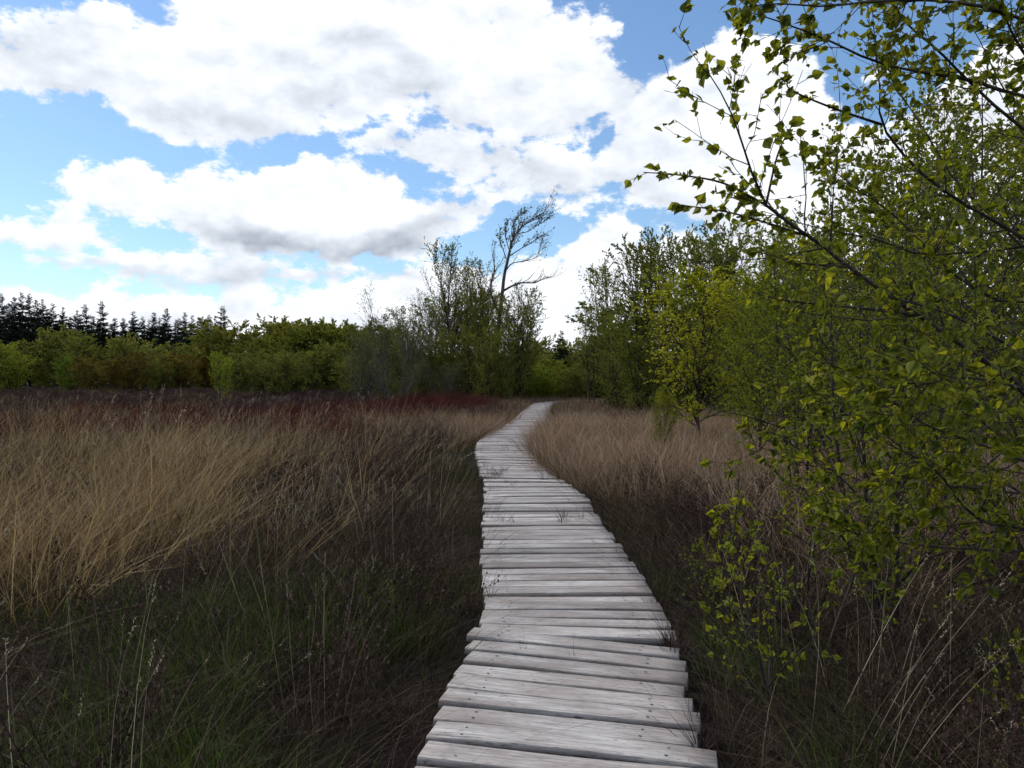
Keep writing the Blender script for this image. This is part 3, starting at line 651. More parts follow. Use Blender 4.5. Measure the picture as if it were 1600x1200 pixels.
def make_tree(seed, H=7, nst=1, lean=.1, r0=.07, n1=34, l1=.34, a1=(.5, .95), up1=.5, n2=8, l2=.42, n3=0, l3=.4, leafn=9, leaf=.06, tmpl=LEAF_M, t0=.12,
              prof=None, droop=.4, base=.15, sides=5, tipleaf=True, ragged=.35, bark=None, leafmat=None, flat=.6, crownname='crown'):
    g = np.random.default_rng(seed)
    P0, R0, L0 = stems_up(g, nst, H, lean, r0=r0, base=base)
    prof = prof or (lambda t: np.sin(pi * np.clip(t, 0, 1) ** .75) ** .7 * .9 + .12)
    P1, R1, L1 = spawn(g, P0, R0, L0, n1, t0, .99, a1, lambda t, q, m: l1 * prof(t) * q.uniform(1 - ragged, 1 + ragged * .6, m), K=7, up=up1, wander=.09, rmul=.55, minr=.004)
    P2, R2, L2 = spawn(g, P1, R1, L1, n2, .15, 1, (.4, 1.0), lambda t, q, m: l2 * (1.1 - .6 * t) * q.uniform(.6, 1.3, m), K=4, up=.25, wander=.12, rmul=.6, minr=.0025)
    tr = Acc(); tubes(tr, P0, R0, 7); tubes(tr, P1, R1, sides); tubes(tr, P2, R2, 3)
    tw = [P2]
    if n3:
        P3, R3, L3 = spawn(g, P2, R2, L2, n3, .1, 1, (.4, 1.0), lambda t, q, m: l3 * q.uniform(.6, 1.3, m), K=3, up=.1, wander=.12, rmul=.7, minr=.0016)
        tubes(tr, P3, R3, 3); tw = [P3, P2]
    cr = Acc()
    for q, Pq in enumerate(tw):
        pp, dd = along(g, Pq, leafn if q == 0 else max(1, leafn // 2), .1, 1)
        clump = .5 + .5 * np.sin(pp[:, 0] * 2.1 + seed) * np.sin(pp[:, 2] * 2.7 + seed * 2) * np.sin(pp[:, 1] * 1.9)
        tn = np.clip(clump * .5 + g.random(len(pp)) * .6, 0, 1)
        leaves(cr, g, pp, dd, g.uniform(.6, 1.25, len(pp)) * leaf, tmpl, tn, droop, flat)
    pp, dd = along(g, P1, leafn, .3, 1); leaves(cr, g, pp, dd, g.uniform(.6, 1.2, len(pp)) * leaf, tmpl, g.random(len(pp)), droop, flat)
    return dict(trunk=tr.mesh('trunk', bark or M_BARK), crown=cr.mesh('crown', leafmat or M_FOL), H=H)

def make_spruce(seed, H=16):
    g = np.random.default_rng(seed); K = 12
    P0 = np.zeros((1, K, 3)); P0[0, :, 2] = np.linspace(-.2, H, K); P0[0, :, :2] = np.cumsum(g.normal(size=(K, 2)) * .03, 0)
    R0 = np.linspace(.16, .015, K)[None]; tr = Acc(); tubes(tr, P0, R0, 6)
    zs = []; z = H * .12
    while z < H * .985: zs.append(z); z += g.uniform(.26, .50) * (1.15 - .35 * z / H)
    zs = np.array(zs); nb = 9; Z = np.repeat(zs, nb) + g.normal(size=len(zs) * nb) * .10; n = len(Z)
    an = g.uniform(0, 2 * pi, n); t = Z / H
    Lb = ((1 - t) ** .8 * H * .16 + .06) * g.uniform(.45, 1.2, n) * np.repeat(np.where(g.random(len(zs)) < .18, .55, 1.0), nb)
    droop = np.where(t > .8, .35, -.12 - .25 * (1 - t)); K2 = 5
    s = np.linspace(0, 1, K2)[None]; rr = Lb[:, None] * s
    P = np.stack([np.cos(an)[:, None] * rr, np.sin(an)[:, None] * rr, Z[:, None] + Lb[:, None] * (droop[:, None] * s + .22 * s ** 2.2)], -1)
    Rb = .022 * np.linspace(1, .2, K2)[None] * (Lb / Lb.max())[:, None] + .004
    tubes(tr, P, Rb, 3)
    cr = Acc(); pp, dd = along(g, P, 34, .08, 1)
    d2 = nrm(dd + g.normal(size=dd.shape) * .35 + np.array([[0, 0, -.12]]))
    tm = (LEAF_M[0] * np.array([1, .42, 1]), LEAF_M[1])
    sz = np.repeat(np.clip(Lb * .38, .08, .55), 34); leaves(cr, g, pp, d2, g.uniform(.6, 1.2, len(pp)) * sz, tm, g.random(len(pp)), .3, .4)
    # leader
    return dict(trunk=tr.mesh('trunk', M_BARK), crown=cr.mesh('crown', M_SPR), H=H)

ORD = ['first', 'second', 'third', 'fourth', 'fifth', 'sixth', 'seventh', 'eighth', 'ninth', 'tenth', 'eleventh', 'twelfth', 'thirteenth', 'fourteenth', 'fifteenth', 'sixteenth',
       'seventeenth', 'eighteenth', 'nineteenth', 'twentieth', 'twenty-first', 'twenty-second', 'twenty-third', 'twenty-fourth', 'twenty-fifth', 'twenty-sixth', 'twenty-seventh',
       'twenty-eighth', 'twenty-ninth', 'thirtieth', 'thirty-first', 'thirty-second']
def plant(name, asset, x, y, sc, rz, label, cat, group=None, col=(1, 1, 1), sxy=1.0, tilt=(0, 0), z=None):
    z = float(gz(np.array([x]), np.array([y]))[0]) if z is None else z
    e = obj(name, None, loc=(x, y, z), label=label, category=cat)
    if group: e['group'] = group
    e.rotation_euler = (tilt[0], tilt[1], rz); e.scale = (sc * sxy, sc * sxy, sc)
    t = obj('trunk', asset['trunk'], e); c = obj('crown', asset['crown'], e); c.color = (*col, 1)
    return e
def row(name, items, assets, label, cat, group, rg, H=None):
    """items: (px, d, top_py, colour, sxy)"""
    items = sorted(items, key=lambda q: q[0])
    for i, (px, d, top, col, sxy) in enumerate(items):
        a = assets[rg.integers(0, len(assets))]; x = (px - 800) / F * d; h = CAMZ + (HY - top) / F * d
        lab = label(i, px) if callable(label) else label
        plant(name, a, x, d, h / a['H'] * .97, rg.uniform(0, 6.28), lab, cat, group, col, sxy)

gt = np.random.default_rng(303)
# spruces on the far left skyline
SPR = [make_spruce(s) for s in (1, 2, 3, 4)]
sp = [(-30, 455), (-12, 448), (2, 452), (14, 468), (23, 458), (34, 451), (46, 453), (57, 463), (67, 462), (76, 478), (83, 469), (99, 475), (110, 490), (121, 480), (133, 470), (146, 489), (159, 465), (180, 492), (193, 492), (209, 482), (223, 490), (233, 497), (241, 483), (250, 492), (261, 476), (276, 495), (289, 483), (301, 488), (317, 490), (327, 487), (337, 490), (348, 473)]
its = [(px, gt.uniform(138, 165), top, (1, 1, 1), gt.uniform(1.25, 1.7)) for px, top in sp]
row('spruce_tree', its, SPR, lambda i, px: 'dark pointed spruce on the left skyline, %s from the left' % ORD[i] if px > -5 or True else '', 'spruce', 'spruces on the far left skyline', gt)

its = [(px + gt.normal() * 3, gt.uniform(168, 180), 492 + gt.uniform(0, 12), (1, 1, 1), 1.7) for px in np.arange(-30, 350, 17)]
row('spruce_tree', its, SPR, 'lower dark spruce filling the gaps behind the front skyline row', 'spruce', 'spruces behind the skyline row', gt)

BUSH = [make_tree(20 + s, H=6, nst=5, lean=.28, r0=.06, n1=18, l1=.36, a1=(.7, 1.35), up1=.25, n2=10, l2=.45, leafn=17, leaf=.14, t0=.01, base=.4, sides=3,
                  prof=lambda t: .35 + .75 * np.sin(pi * np.clip(t * .9 + .08, 0, 1))) for s in range(4)]
OL, DK, BR, BG, RD, GY = (1.12, 1.12, 1.1), (.86, .9, .8), (1.0, .68, .62), (1.25, 1.35, .7), (.85, .62, .55), (.85, .8, .9)
# far bushes in front of the spruces
its = [(20, 92, 528, BG, 1.1), (-40, 90, 535, BG, 1.2), (62, 118, 508, OL, 1.3), (100, 112, 520, DK, 1.3), (120, 96, 553, (.8, 1.1, .6), 1.2), (150, 90, 556, RD, 1.4), (175, 108, 535, DK, 1.2), (200, 92, 545, RD, 1.2), (222, 105, 524, OL, 1.2),
       (245, 94, 552, DK, 1.3), (262, 110, 533, OL, 1.2), (285, 96, 550, BR, 1.2), (305, 108, 530, DK, 1.3), (322, 100, 545, BR, 1.1), (335, 112, 528, DK, 1.2), (-10, 110, 520, OL, 1.3), (190, 118, 528, DK, 1.3)]
row('leafy_bush', its, BUSH, lambda i, px: 'broad bush between heath and dark spruces on the left, %s from the left' % ORD[i], 'bush', 'bushes below the spruces', gt)
# olive belt
its = []
for i, px in enumerate(np.arange(362, 600, 19)): its.append((px + gt.normal() * 4, gt.uniform(92, 104), 505 + gt.normal() * 5 - 5 * math.sin((px - 360) / 90), (gt.uniform(.95, 1.2), gt.uniform(1.0, 1.2), .85), 1.25))
row('olive_tree', its, BUSH, lambda i, px: 'olive green tree in the rounded belt mid left, %s from the left' % ORD[i], 'tree', 'olive trees of the belt', gt)
its = []
for i, px in enumerate(np.arange(385, 600, 26)): its.append((px + gt.normal() * 5, gt.uniform(72, 84), 545 + gt.normal() * 8, [DK, DK, OL, DK][i % 4], 1.2))
row('low_bush', its, BUSH, lambda i, px: 'lower bush before the olive belt, %s from the left' % ORD[i], 'bush', 'bushes before the olive belt', gt)
BB = make_tree(61, H=4, nst=3, lean=.16, r0=.03, n1=26, l1=.34, n2=7, l2=.4, leafn=9, leaf=.07, t0=.05)
plant('bright_birch', BB, (349 - 800) / F * 62, 62, (CAMZ + (HY - 547) / F * 62) / 4 * .97, .5, 'small bright green birch alone at the edge of the heath', 'tree', col=(1.5, 1.7, .8), sxy=.95)

MID = [make_tree(40 + s, H=8, nst=3, lean=.13, r0=.07, n1=34, l1=.25, a1=(.55, 1.15), up1=.4, n2=9, l2=.45, n3=0, leafn=21, leaf=.085, t0=.02, base=.3, sides=4,
                 prof=lambda t: .45 + .55 * np.sin(pi * np.clip(t * .85 + .12, 0, 1))) for s in range(4)]
AIRY = [make_tree(50 + s, H=9, nst=2, lean=.07, r0=.08, n1=34, l1=.30, a1=(.4, .85), up1=.7, n2=9, l2=.42, n3=0, leafn=7, leaf=.095, t0=.25, base=.15, sides=4, ragged=.6) for s in range(3)]
BARE = [make_tree(55 + s, H=6, nst=5, lean=.22, r0=.05, n1=20, l1=.34, a1=(.35, .7), up1=.9, n2=8, l2=.5, n3=3, l3=.5, leafn=1, leaf=.06, t0=.15, base=.3, sides=4, ragged=.5, bark=M_DEAD) for s in range(2)]
# centre-left thicket around d=50
its = [(560, 66, 520, DK, 1.2), (590, 62, 512, DK, 1.2), (640, 58, 490, (.8, .85, .8), 1.3), (668, 56, 478, OL, 1.2), (700, 54, 462, OL, 1.2), (728, 56, 450, OL, 1.2), (752, 55, 452, DK, 1.0), (690, 50, 520, OL, 1.2), (722, 49, 510, OL, 1.2),
       (776, 50, 450, OL, 1.0), (800, 52, 450, OL, .95), (812, 54, 468, DK, .9), (790, 47, 505, (1.05, 1.1, .8), .9), (655, 50, 525, DK, 1.3), (752, 47, 515, OL, 1.1)]
row('thicket_tree', its, MID, lambda i, px: 'leafy green tree in the thicket left of the path end, %s from the left' % ORD[i], 'tree', 'trees of the thicket left of the path end', gt)
for (px, d, top, lab, s) in [(706, 52, 378, 'slender airy tree rising tallest left of the leaning bare tree', .9), (752, 56, 400, 'thin airy tree close behind the leaning bare tree', .9), (732, 54, 415, 'lower airy tree between two thin tall ones', .8),
                             (818, 52, 440, 'airy tree just right of the leaning bare tree', .8)]:
    a = AIRY[gt.integers(0, 3)]; plant('airy_tree', a, (px - 800) / F * d, d, (CAMZ + (HY - top) / F * d) / 9 * .97, gt.uniform(0, 6), lab, 'tree', 'airy trees of the thicket', (.85, .8, .75), s)
for (px, d, top, lab, s) in [(618, 46, 442, 'grey twiggy shrub nearly bare of leaves, tallest in front of the thicket', 1.0), (648, 50, 470, 'grey twiggy shrub right beside the tallest bare one', 1.0), (592, 48, 490, 'grey bare shrub left of the tallest bare one', 1.2),
                             (690, 45, 560, 'low grey bare shrub at the foot of the thicket', 1.6), (560, 50, 545, 'low grey bare shrub by the red patch', 1.6), (620, 44, 560, 'low grey tangle of twigs under the tallest bare shrub', 1.8)]:
    a = BARE[gt.integers(0, 2)]; plant('bare_shrub', a, (px - 800) / F * d, d, (CAMZ + (HY - top) / F * d) / 6 * .97, gt.uniform(0, 6), lab, 'shrub', 'bare grey shrubs before the thicket', (.7, .75, .6), s)
# trees at the end of the path
its = [(838, 74, 532, OL, 1.2), (856, 80, 528, (1.1, 1, .7), 1.2), (892, 78, 530, OL, 1.2), (915, 70, 526, DK, 1.2), (846, 62, 556, BG, 1.2), (905, 60, 545, DK, 1.2), (935, 62, 520, DK, 1.2), (868, 60, 570, (1.0, 1.2, .6), 1.3), (885, 58, 565, OL, 1.2), (825, 58, 560, (1, 1.2, .6), 1.1), (850, 56, 580, (1.1, 1.35, .6), 1.5), (910, 55, 575, OL, 1.4), (838, 58, 585, (1.1, 1.35, .6), 1.5), (878, 64, 555, OL, 1.2)]
row('path_end_bush', its, BUSH, lambda i, px: 'green bush closing the gap at the path end, %s from the left' % ORD[i], 'bush', 'bushes at the end of the path', gt)
plant('young_spruce', SPR[1], (877 - 800) / F * 66, 66, (CAMZ + (HY - 512) / F * 66) / 16 * .97, 1, 'small dark spruce standing in the gap at the path end', 'spruce', col=(1.5, 1.5, 1.2), sxy=2.0)
for i, px in enumerate((1010, 1100, 1180, 1260, 1350, 1450, 1560, 1680)):
    d = 60; plant('backing_tree', BUSH[i % 4], (px - 800) / F * d, d, gt.uniform(1.1, 1.4), i, 'green tree far behind the right hand trees', 'tree', 'trees far behind the right side', OL, 1.5)
# right hand group
its = [(925, 40, 478, (.92, .98, .78), .9), (950, 38, 412, (.92, .98, .78), .85), (985, 37, 392, (.92, .98, .78), .9), (1010, 36, 362, (.75, .78, .65), .9), (1050, 35, 350, (.95, 1, .8), .95), (1088, 34, 352, (.95, 1, .8), .95), (1130, 33, 352, (.95, 1, .8), 1.0), (1175, 31, 358, (1.1, 1.15, .85), 1.0),
       (1220, 29, 362, (1.1, 1.15, .85), 1.0), (965, 33, 500, (.92, .98, .78), 1.1), (1010, 31, 480, (.92, .98, .78), 1.1), (1150, 26, 440, (1.1, 1.15, .85), 1.1), (1200, 24, 430, (1.1, 1.15, .85), 1.1)]
row('birch_tree', its, MID + [AIRY[0]], lambda i, px: 'dark leafy tree in the tall group right of the path, %s from the left' % ORD[i], 'tree', 'tall trees right of the path', gt)
its = [(1260, 26, 360, OL, 1.0), (1310, 24, 375, OL, 1.0), (1370, 22, 380, OL, 1.0), (1430, 20, 340, DK, 1.0), (1490, 19, 280, OL, 1.0), (1560, 18, 200, DK, 1.0), (1640, 18, 180, OL, 1.0), (1740, 18, 150, OL, 1.0), (1290, 19, 470, OL, 1.2), (1400, 16, 450, OL, 1.2), (1530, 15, 430, OL, 1.2), (1650, 14, 400, OL, 1.2)]
row('background_birch', its, MID, lambda i, px: 'green birch behind the near leafy branches, %s from the left' % ORD[i], 'tree', 'birches behind the near branches', gt)

# leaning, wind-shaped bare tree (traced limbs, own depth)
def catmull(pts, n):
    pts = np.asarray(pts, float); P = np.vstack([2 * pts[0] - pts[1], pts, 2 * pts[-1] - pts[-2]]); m = len(pts) - 1
    out = []
    for t in np.linspace(0, m - 1e-6, n):
        i = int(t); f = t - i; a, b, c, d = P[i], P[i + 1], P[i + 2], P[i + 3]
        out.append(.5 * (2 * b + (c - a) * f + (2 * a - 5 * b + 4 * c - d) * f ** 2 + (3 * b - a - 3 * c + d) * f ** 3))
    return np.array(out)
def traced(limbs, K=16):
    """limbs: ([(px,py,d),...], r0, r1)"""
    P = np.stack([catmull([W(*q) for q in l[0]], K) for l in limbs]); Rd = np.stack([np.linspace(l[1], l[2], K) for l in limbs])
    Ln = np.linalg.norm(np.diff(P, axis=1), axis=2).sum(1); return P, Rd, Ln
def build_leaning():
    g = np.random.default_rng(8); D = 52
    limbs = [([(776, 628, D), (778, 520, D), (785, 458, D), (788, 430, D), (795, 400, D), (801, 375, D + .3), (812, 358, D + .5), (830, 345, D + .5), (849, 333, D + .6)], .17, .02),
             ([(786, 455, D), (800, 447, D - .4), (815, 442, D - .8), (835, 442, D - 1), (848, 436, D - 1.3), (862, 432, D - 1.5)], .08, .015),
             ([(789, 425, D), (800, 412, D + .5), (820, 408, D + .8), (838, 402, D + 1), (845, 385, D + 1)], .05, .01),
             ([(780, 490, D), (768, 462, D - .5), (768, 440, D - .8), (773, 420, D - .8), (769, 398, D - .6)], .09, .02),
             ([(791, 405, D), (786, 390, D), (781, 378, D), (780, 368, D)], .04, .01), ([(797, 395, D), (790, 372, D), (789, 355, D)], .035, .01),
             ([(801, 375, D), (800, 358, D), (806, 342, D), (815, 335, D)], .04, .008), ([(805, 366, D), (825, 362, D + .5), (840, 352, D + .5), (852, 345, D + .5)], .035, .008),
             ([(793, 402, D), (812, 390, D - .5), (832, 378, D - .5), (842, 372, D - .6)], .04, .008)]
    P, Rd, Ln = traced(limbs); base = np.array([P[0, 0, 0], D, 0]); P = P - base
    P[0, 0, 2] = -.1
    tr = Acc(); tubes(tr, P, Rd, 6)
    P1, R1, L1 = spawn(g, P[1:], Rd[1:], Ln[1:], 12, .25, 1, (.3, .75), lambda t, q, m: .34 * q.uniform(.5, 1.2, m), K=6, up=.5, wander=.14, rmul=.5, minr=.010, prefer=(.9, 0, .3))
    Pa, Ra, La = spawn(g, P[:1], Rd[:1], Ln[:1], 26, .5, 1, (.3, .8), lambda t, q, m: .13 * q.uniform(.5, 1.2, m), K=6, up=.5, wander=.14, rmul=.45, minr=.010, prefer=(.9, 0, .3))
    tubes(tr, P1, R1, 4); tubes(tr, Pa, Ra, 4)
    PP, RR, LL = np.concatenate([P1, Pa]), np.concatenate([R1, Ra]), np.concatenate([L1, La])
    P2, R2, L2 = spawn(g, PP, RR, LL, 6, .2, 1, (.3, .8), lambda t, q, m: .45 * q.uniform(.5, 1.2, m), K=5, up=.3, wander=.15, rmul=.6, minr=.007, prefer=(.7, 0, .2)); tubes(tr, P2, R2, 3)
    cr = Acc(); sel = P2; pp, dd = along(g, sel, 6, .5, 1)
    w = np.where(pp[:, 2] < 7.2, .9, np.where(pp[:, 2] > 10.3, .5, .10)); k = g.random(len(pp)) < w
    leaves(cr, g, pp[k], dd[k], g.uniform(.06, .12, k.sum()), LEAF_M, g.random(k.sum()) * .6, .4)
    # little ragged nest-like tuft near the top
    p = W(840, 340, D + .5) - base + g.normal(size=(90, 3)) * np.array([.22, .2, .15]); leaves(cr, g, p, g.normal(size=(90, 3)), g.uniform(.07, .13, 90), LEAF_M, g.random(90) * .3, 0)
    e = obj('leaning_tree', None, loc=tuple(base), label='tall gnarled tree leaning right with almost bare wind-swept branches', category='tree')
    obj('trunk', tr.mesh('trunk', M_DEAD), e); c = obj('crown', cr.mesh('crown', M_FOL), e); c.color = (.8, .7, .6, 1)
build_leaning()

# far wood behind everything: reads as one mass
def build_far_wood():
    g = np.random.default_rng(12); a = Acc(); n = 26000
    X = g.uniform(-190, 190, n); Y = 190 + g.uniform(0, 30, n) - np.abs(X) * .12; top = 7 + 1.6 * smooth_noise(X, Y, 31, .12) + 1.2 * smooth_noise(X, Y, 32, .5)
    Z = top * g.random(n) ** .7
    leaves(a, g, np.stack([X, Y, Z], -1), g.normal(size=(n, 3)), g.uniform(.9, 2.0, n), LEAF_M, g.random(n), .2, .2)
    o = obj('distant_woodland', a.mesh('distant_woodland', M_FOL), kind='stuff', label='low distant woodland closing the view behind all other trees', category='woodland'); o.color = (.6, .65, .6, 1)
build_far_wood()

# small birches right of the path
SM = [make_tree(70 + s, H=4, nst=1, lean=.05, r0=.045, n1=40, l1=.42, a1=(.6, 1.05), up1=.35, n2=10, l2=.38, n3=4, l3=.45, leafn=8, leaf=.050, t0=.16, sides=5, leafmat=M_LEAF,
                prof=lambda t: .30 + .75 * np.sin(pi * np.clip(t, 0, 1) ** .9)) for s in range(3)]
def sm_place(px, d, top, lab, s, k, col=(1, 1, 1), rz=0): plant('young_birch', SM[k], (px - 800) / F * d, d, (CAMZ + (HY - top) / F * d) / 4 * .97, rz, lab, 'birch', 'young birches right of the path', col, s)
sm_place(1095, 17.0, 428, 'young birch with light green leaves standing clear right of the path', 1.25, 0, (1.45, 1.45, 1.0))
sm_place(1040, 14.0, 610, 'thin low sapling left of the light green young birch', .7, 1, (.9, .95, .9), 2)
sm_place(1180, 13.0, 470, 'young birch right of the light green one, touching the near branches', .9, 2, (.85, .95, .9), 1)
sm_place(1250, 15.5, 400, 'young birch half hidden behind the tip of the near branches', .95, 0, (.8, .85, .8), 4)

# --- near birches at the right, detailed leaves
def leafy(acc_t, acc_c, g, P, Rd, Ln, n1=16, l1=.34, n2=5, leaf=.034, leafn=4, t0=.15, minr=.0016, abs_len=None):
    lf = (lambda t, q, m: l1 * (1.15 - .75 * t) * q.uniform(.4, 1.3, m))
    P1, R1, L1 = spawn(g, P, Rd, Ln, n1, t0, 1, (.5, 1.0), lf, K=6, up=.15, wander=.10, rmul=.5, minr=minr)
    P2, R2, L2 = spawn(g, P1, R1, L1, n2, .15, 1, (.45, .95), lambda t, q, m: .5 * q.uniform(.5, 1.2, m), K=4, up=.1, wander=.12, rmul=.7, minr=minr * .8)
    tubes(acc_t, P1, R1, 4); tubes(acc_t, P2, R2, 3)
    for Q, nn in ((P2, leafn), (P1, leafn + 1), (P[:], leafn * 2)):
        pp, dd = along(g, Q, nn, .12 if Q is not P else .45, 1); leaves(acc_c, g, pp, dd, g.uniform(.35, 1.2, len(pp)) * leaf, LEAF_N, np.clip(g.normal(.45, .28, len(pp)), 0, 1), .45, .7)
def build_near_birch():
    g = np.random.default_rng(42)
    # nearest birch: trunk just outside the frame on the right, limbs reach up and left
    tb = np.array([2.35, 2.9, 0.0])
    top = [(2.35, 2.9, -.1), (2.32, 2.92, .8), (2.25, 2.95, 1.6), (2.22, 3.0, 2.5), (2.1, 3.05, 3.5), (1.98, 3.1, 4.6)]
    Pt = catmull(top, 16)[None]; Rt = np.linspace(.055, .012, 16)[None]
    def T(z): i = np.interp(z, Pt[0, :, 2], np.arange(16)); k = int(min(i, 14)); return Pt[0, k] * (1 - (i - k)) + Pt[0, k + 1] * (i - k)
    def limb(z0, pts, r0, r1): return (np.vstack([T(z0)[None], [W(*p) for p in pts]]), r0, r1)
    LB = [limb(1.15, [(1600, 610, 2.75), (1520, 552, 2.65), (1433, 492, 2.6), (1325, 417, 2.5), (1267, 371, 2.45), (1196, 321, 2.4), (1162, 233, 2.35), (1137, 167, 2.3), (1104, 112, 2.25)], 0.0105, .0013),
          limb(2.0, [(1640, 400, 3.0), (1567, 354, 2.95), (1487, 308, 2.9), (1425, 258, 2.85), (1377, 196, 2.8), (1373, 137, 2.75), (1367, 83, 2.75), (1360, 10, 2.7)], 0.0087, .0013),
          limb(2.35, [(1650, 180, 2.9), (1571, 146, 2.8), (1508, 125, 2.75), (1454, 117, 2.7), (1371, 100, 2.65), (1288, 63, 2.6), (1208, 33, 2.55), (1154, 17, 2.5)], 0.0087, .0013),
          limb(2.3, [(1680, 260, 2.9), (1580, 190, 2.8), (1504, 121, 2.75), (1462, 79, 2.7), (1417, 42, 2.7), (1388, 0, 2.65), (1360, -50, 2.6)], 0.0074, .0013),
          limb(2.5, [(1640, 130, 2.8), (1600, 88, 2.75), (1575, 46, 2.7), (1558, 0, 2.7), (1530, -60, 2.7)], 0.0087, .0013),
          limb(2.7, [(1640, 60, 2.9), (1562, 21, 2.7), (1475, 4, 2.6), (1371, 4, 2.5), (1288, 12, 2.45), (1217, 8, 2.4), (1170, 12, 2.4)], 0.0074, .0013),
          limb(1.6, [(1660, 400, 3.1), (1558, 392, 3.1), (1442, 398, 3.0), (1371, 375, 2.95), (1275, 356, 2.9), (1190, 330, 2.85)], 0.0074, .0013),
          limb(1.2, [(1640, 560, 2.5), (1590, 545, 2.3), (1540, 520, 2.2), (1480, 490, 2.15), (1410, 470, 2.1), (1330, 455, 2.1)], 0.0074, .0013),
          limb(1.0, [(1620, 640, 2.3), (1560, 600, 2.1), (1500, 590, 2.0), (1440, 600, 2.0), (1370, 590, 2.0)], 0.0062, .0013),
          limb(.8, [(1650, 870, 2.7), (1600, 827, 2.6), (1543, 818, 2.5), (1502, 786, 2.45), (1462, 733, 2.4), (1400, 700, 2.4), (1340, 670, 2.35)], 0.0074, .0013),
          limb(.7, [(1640, 880, 2.7), (1578, 862, 2.6), (1473, 856, 2.5), (1380, 844, 2.45), (1327, 830, 2.4), (1290, 800, 2.4)], 0.0062, .0013),
          limb(.9, [(1660, 760, 2.6), (1600, 720, 2.5), (1520, 690, 2.45), (1440, 660, 2.4), (1360, 600, 2.35), (1280, 560, 2.3)], 0.0068, .0013),
          limb(.95, [(1660, 700, 2.8), (1580, 690, 2.75), (1500, 640, 2.7), (1410, 650, 2.7), (1330, 640, 2.7), (1250, 620, 2.7)], .0062, .0013),
          limb(.85, [(1660, 790, 2.9), (1580, 770, 2.9), (1480, 760, 2.85), (1400, 770, 2.8), (1320, 740, 2.8), (1240, 720, 2.8), (1170, 690, 2.8)], .0062, .0013),
          limb(1.3, [(1650, 590, 2.7), (1570, 640, 2.6), (1490, 720, 2.5), (1420, 790, 2.45), (1370, 850, 2.4)], .0055, .0013),
          limb(1.7, [(1650, 480, 3.0), (1560, 470, 2.9), (1480, 420, 2.9), (1400, 340, 2.85), (1330, 290, 2.8), (1270, 240, 2.8)], 0.0074, .0013)]
    P = np.stack([catmull(l[0], 16) for l in LB]); Rd = np.stack([np.linspace(l[1], l[2], 16) for l in LB])
    side = [([(1196, 321, 2.4), (1130, 287, 2.35), (1060, 274, 2.3), (1005, 270, 2.25)], .004, .0015), ([(1377, 196, 2.8), (1300, 170, 2.75), (1235, 142, 2.7), (1228, 125, 2.7)], .005, .0015),
            ([(1325, 417, 2.5), (1258, 412, 2.45), (1183, 394, 2.4)], .004, .0015), ([(1196, 321, 2.4), (1215, 240, 2.4), (1240, 190, 2.4)], .004, .0015), ([(1288, 63, 2.6), (1250, 55, 2.6), (1200, 90, 2.55)], .003, .0015),
            ([(1267, 371, 2.45), (1150, 335, 2.4), (1060, 320, 2.35)], .004, .0015), ([(1433, 492, 2.6), (1330, 480, 2.5), (1230, 470, 2.45), (1170, 455, 2.4)], .006, .0015)]
    Ps, Rs, _ = traced(side); P = np.concatenate([P, Ps]); Rd = np.concatenate([Rd, Rs]); Ln = np.linalg.norm(np.diff(P, axis=1), axis=2).sum(1)
    P = P - tb; Pt0 = Pt - tb
    tr = Acc(); cr = Acc(); tubes(tr, Pt0, Rt, 8); tubes(tr, P, Rd, 6)
    nl = len(LB)
    leafy(tr, cr, g, P[:nl], Rd[:nl], Ln[:nl], n1=20, l1=.20, n2=4, leaf=.036, leafn=3, t0=.18)
    # sparse side sprays seen against the sky
    P1, R1, L1 = spawn(g, P[nl:], Rd[nl:], Ln[nl:], 9, .1, 1, (.5, 1), lambda t, q, m: .14 * q.uniform(.3, 1.3, m), K=4, up=.1, minr=.0012); tubes(tr, P1, R1, 3)
    for Q, nn in ((P1, 4), (P[nl:], 14)):
        pp, dd = along(g, Q, nn, .05, 1); leaves(cr, g, pp, dd, g.uniform(.6, 1.1, len(pp)) * .034, LEAF_N, np.clip(g.normal(.5, .25, len(pp)), 0, 1), .55, .6)
    e = obj('birch_tree', None, loc=tuple(tb), label='nearest birch, large leaves on long limbs reaching in from the right edge', category='birch')
    obj('trunk', tr.mesh('trunk', M_BARK), e); obj('crown', cr.mesh('crown', M_LEAF), e)
build_near_birch()
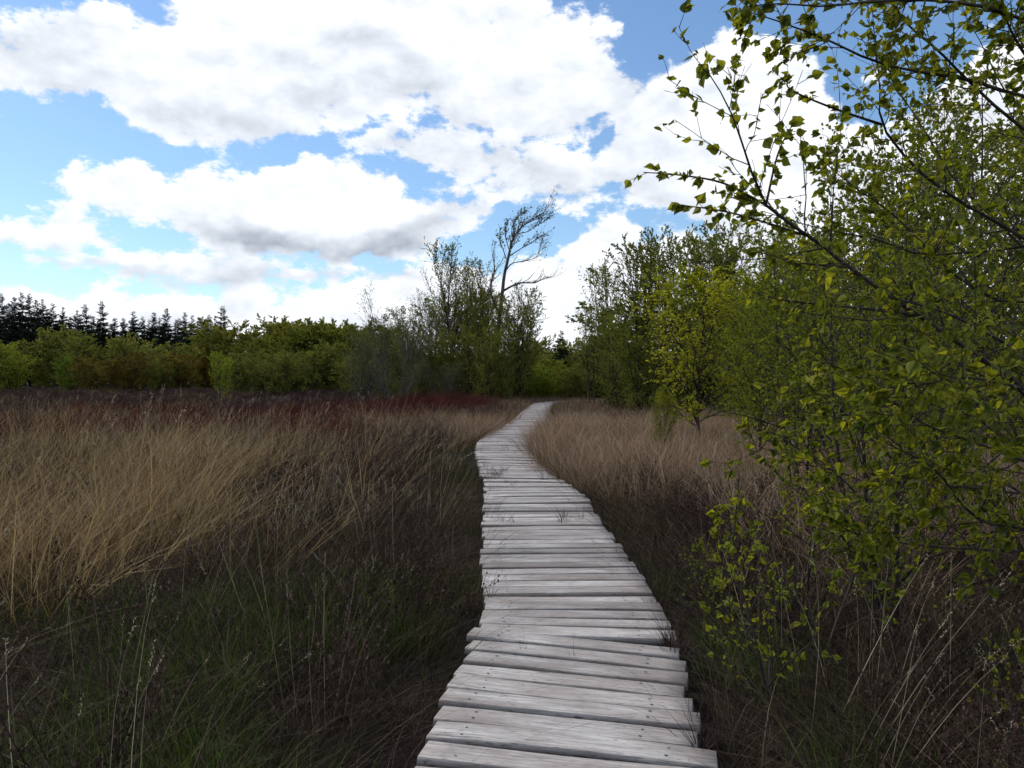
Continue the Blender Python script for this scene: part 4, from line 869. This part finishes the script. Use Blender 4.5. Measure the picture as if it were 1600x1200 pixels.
NEAR = [make_tree(80 + s, H=3.6, nst=2 + s % 2, lean=.16, r0=.028, n1=22, l1=.36, a1=(.6, 1.1), up1=.25, n2=8, l2=.40, n3=3, l3=.4, leafn=5, leaf=.034, tmpl=LEAF_N, t0=.13, sides=5, leafmat=M_LEAF, base=.08,
                  prof=lambda t: .45 + .6 * np.sin(pi * np.clip(t * .9 + .1, 0, 1)), droop=.5) for s in range(3)]
for (x, y, h, lab, k, rz, col, s) in [(2.35, 4.9, 2.95, 'birch bush with forked stems behind the nearest birch limbs', 0, .4, (.9, 1, .9), .85), (2.95, 4.3, 4.2, 'dense birch bush at the right edge behind the nearest limbs', 1, 2.2, (.95, 1, .9), .9),
                                (2.9, 6.6, 3.2, 'birch bush standing behind the forked one', 2, 3.9, (.8, .9, .85), .9), (4.2, 7.4, 4.1, 'taller birch bush deep at the right edge', 0, 5.0, (.8, .9, .85), .9),
                                (3.5, 9.6, 3.3, 'birch bush deepest in the near cluster, behind the leaves', 1, 1.0, (.75, .85, .8), .9), (5.6, 9.8, 5.2, 'tallest background birch bush near the right edge', 2, 2.0, (.75, .85, .8), .9),
                                (4.6, 12.0, 4.1, 'airy birch behind the leafy cluster', 1, 4.5, (.8, .85, .8), .9)]:
    plant('birch_bush', NEAR[k], x, y, h / 3.6, rz, lab, 'birch', 'birch bushes at the right side', col, s)
# low saplings beside the boards
LOW = [make_tree(90 + s, H=1.0, nst=2, lean=.3, r0=.007, n1=9, l1=.42, a1=(.5, 1.1), up1=.3, n2=4, l2=.5, leafn=4, leaf=.030, tmpl=LEAF_N, t0=.2, sides=4, leafmat=M_LEAF, base=.03, droop=.4) for s in range(2)]
for (x, y, h, lab, k, rz, col) in [(1.35, 3.75, 1.25, 'small birch sapling in the dark grass beside the near boards', 0, 1, (1, 1, 1)), (1.35, 5.55, .72, 'low leafy sprig leaning at the right edge of the boards', 1, 3, (.8, .85, .8)),
                                   (1.75, 4.6, 1.5, 'sapling under the birch branches, just behind the small one', 1, 5, (.9, 1, .9)), (2.35, 3.5, .8, 'low birch sprig at the lower right edge', 0, 2.4, (1, 1, 1))]:
    plant('birch_sapling', LOW[k], x, y, h, rz, lab, 'sapling', 'low birch saplings beside the boards', col)
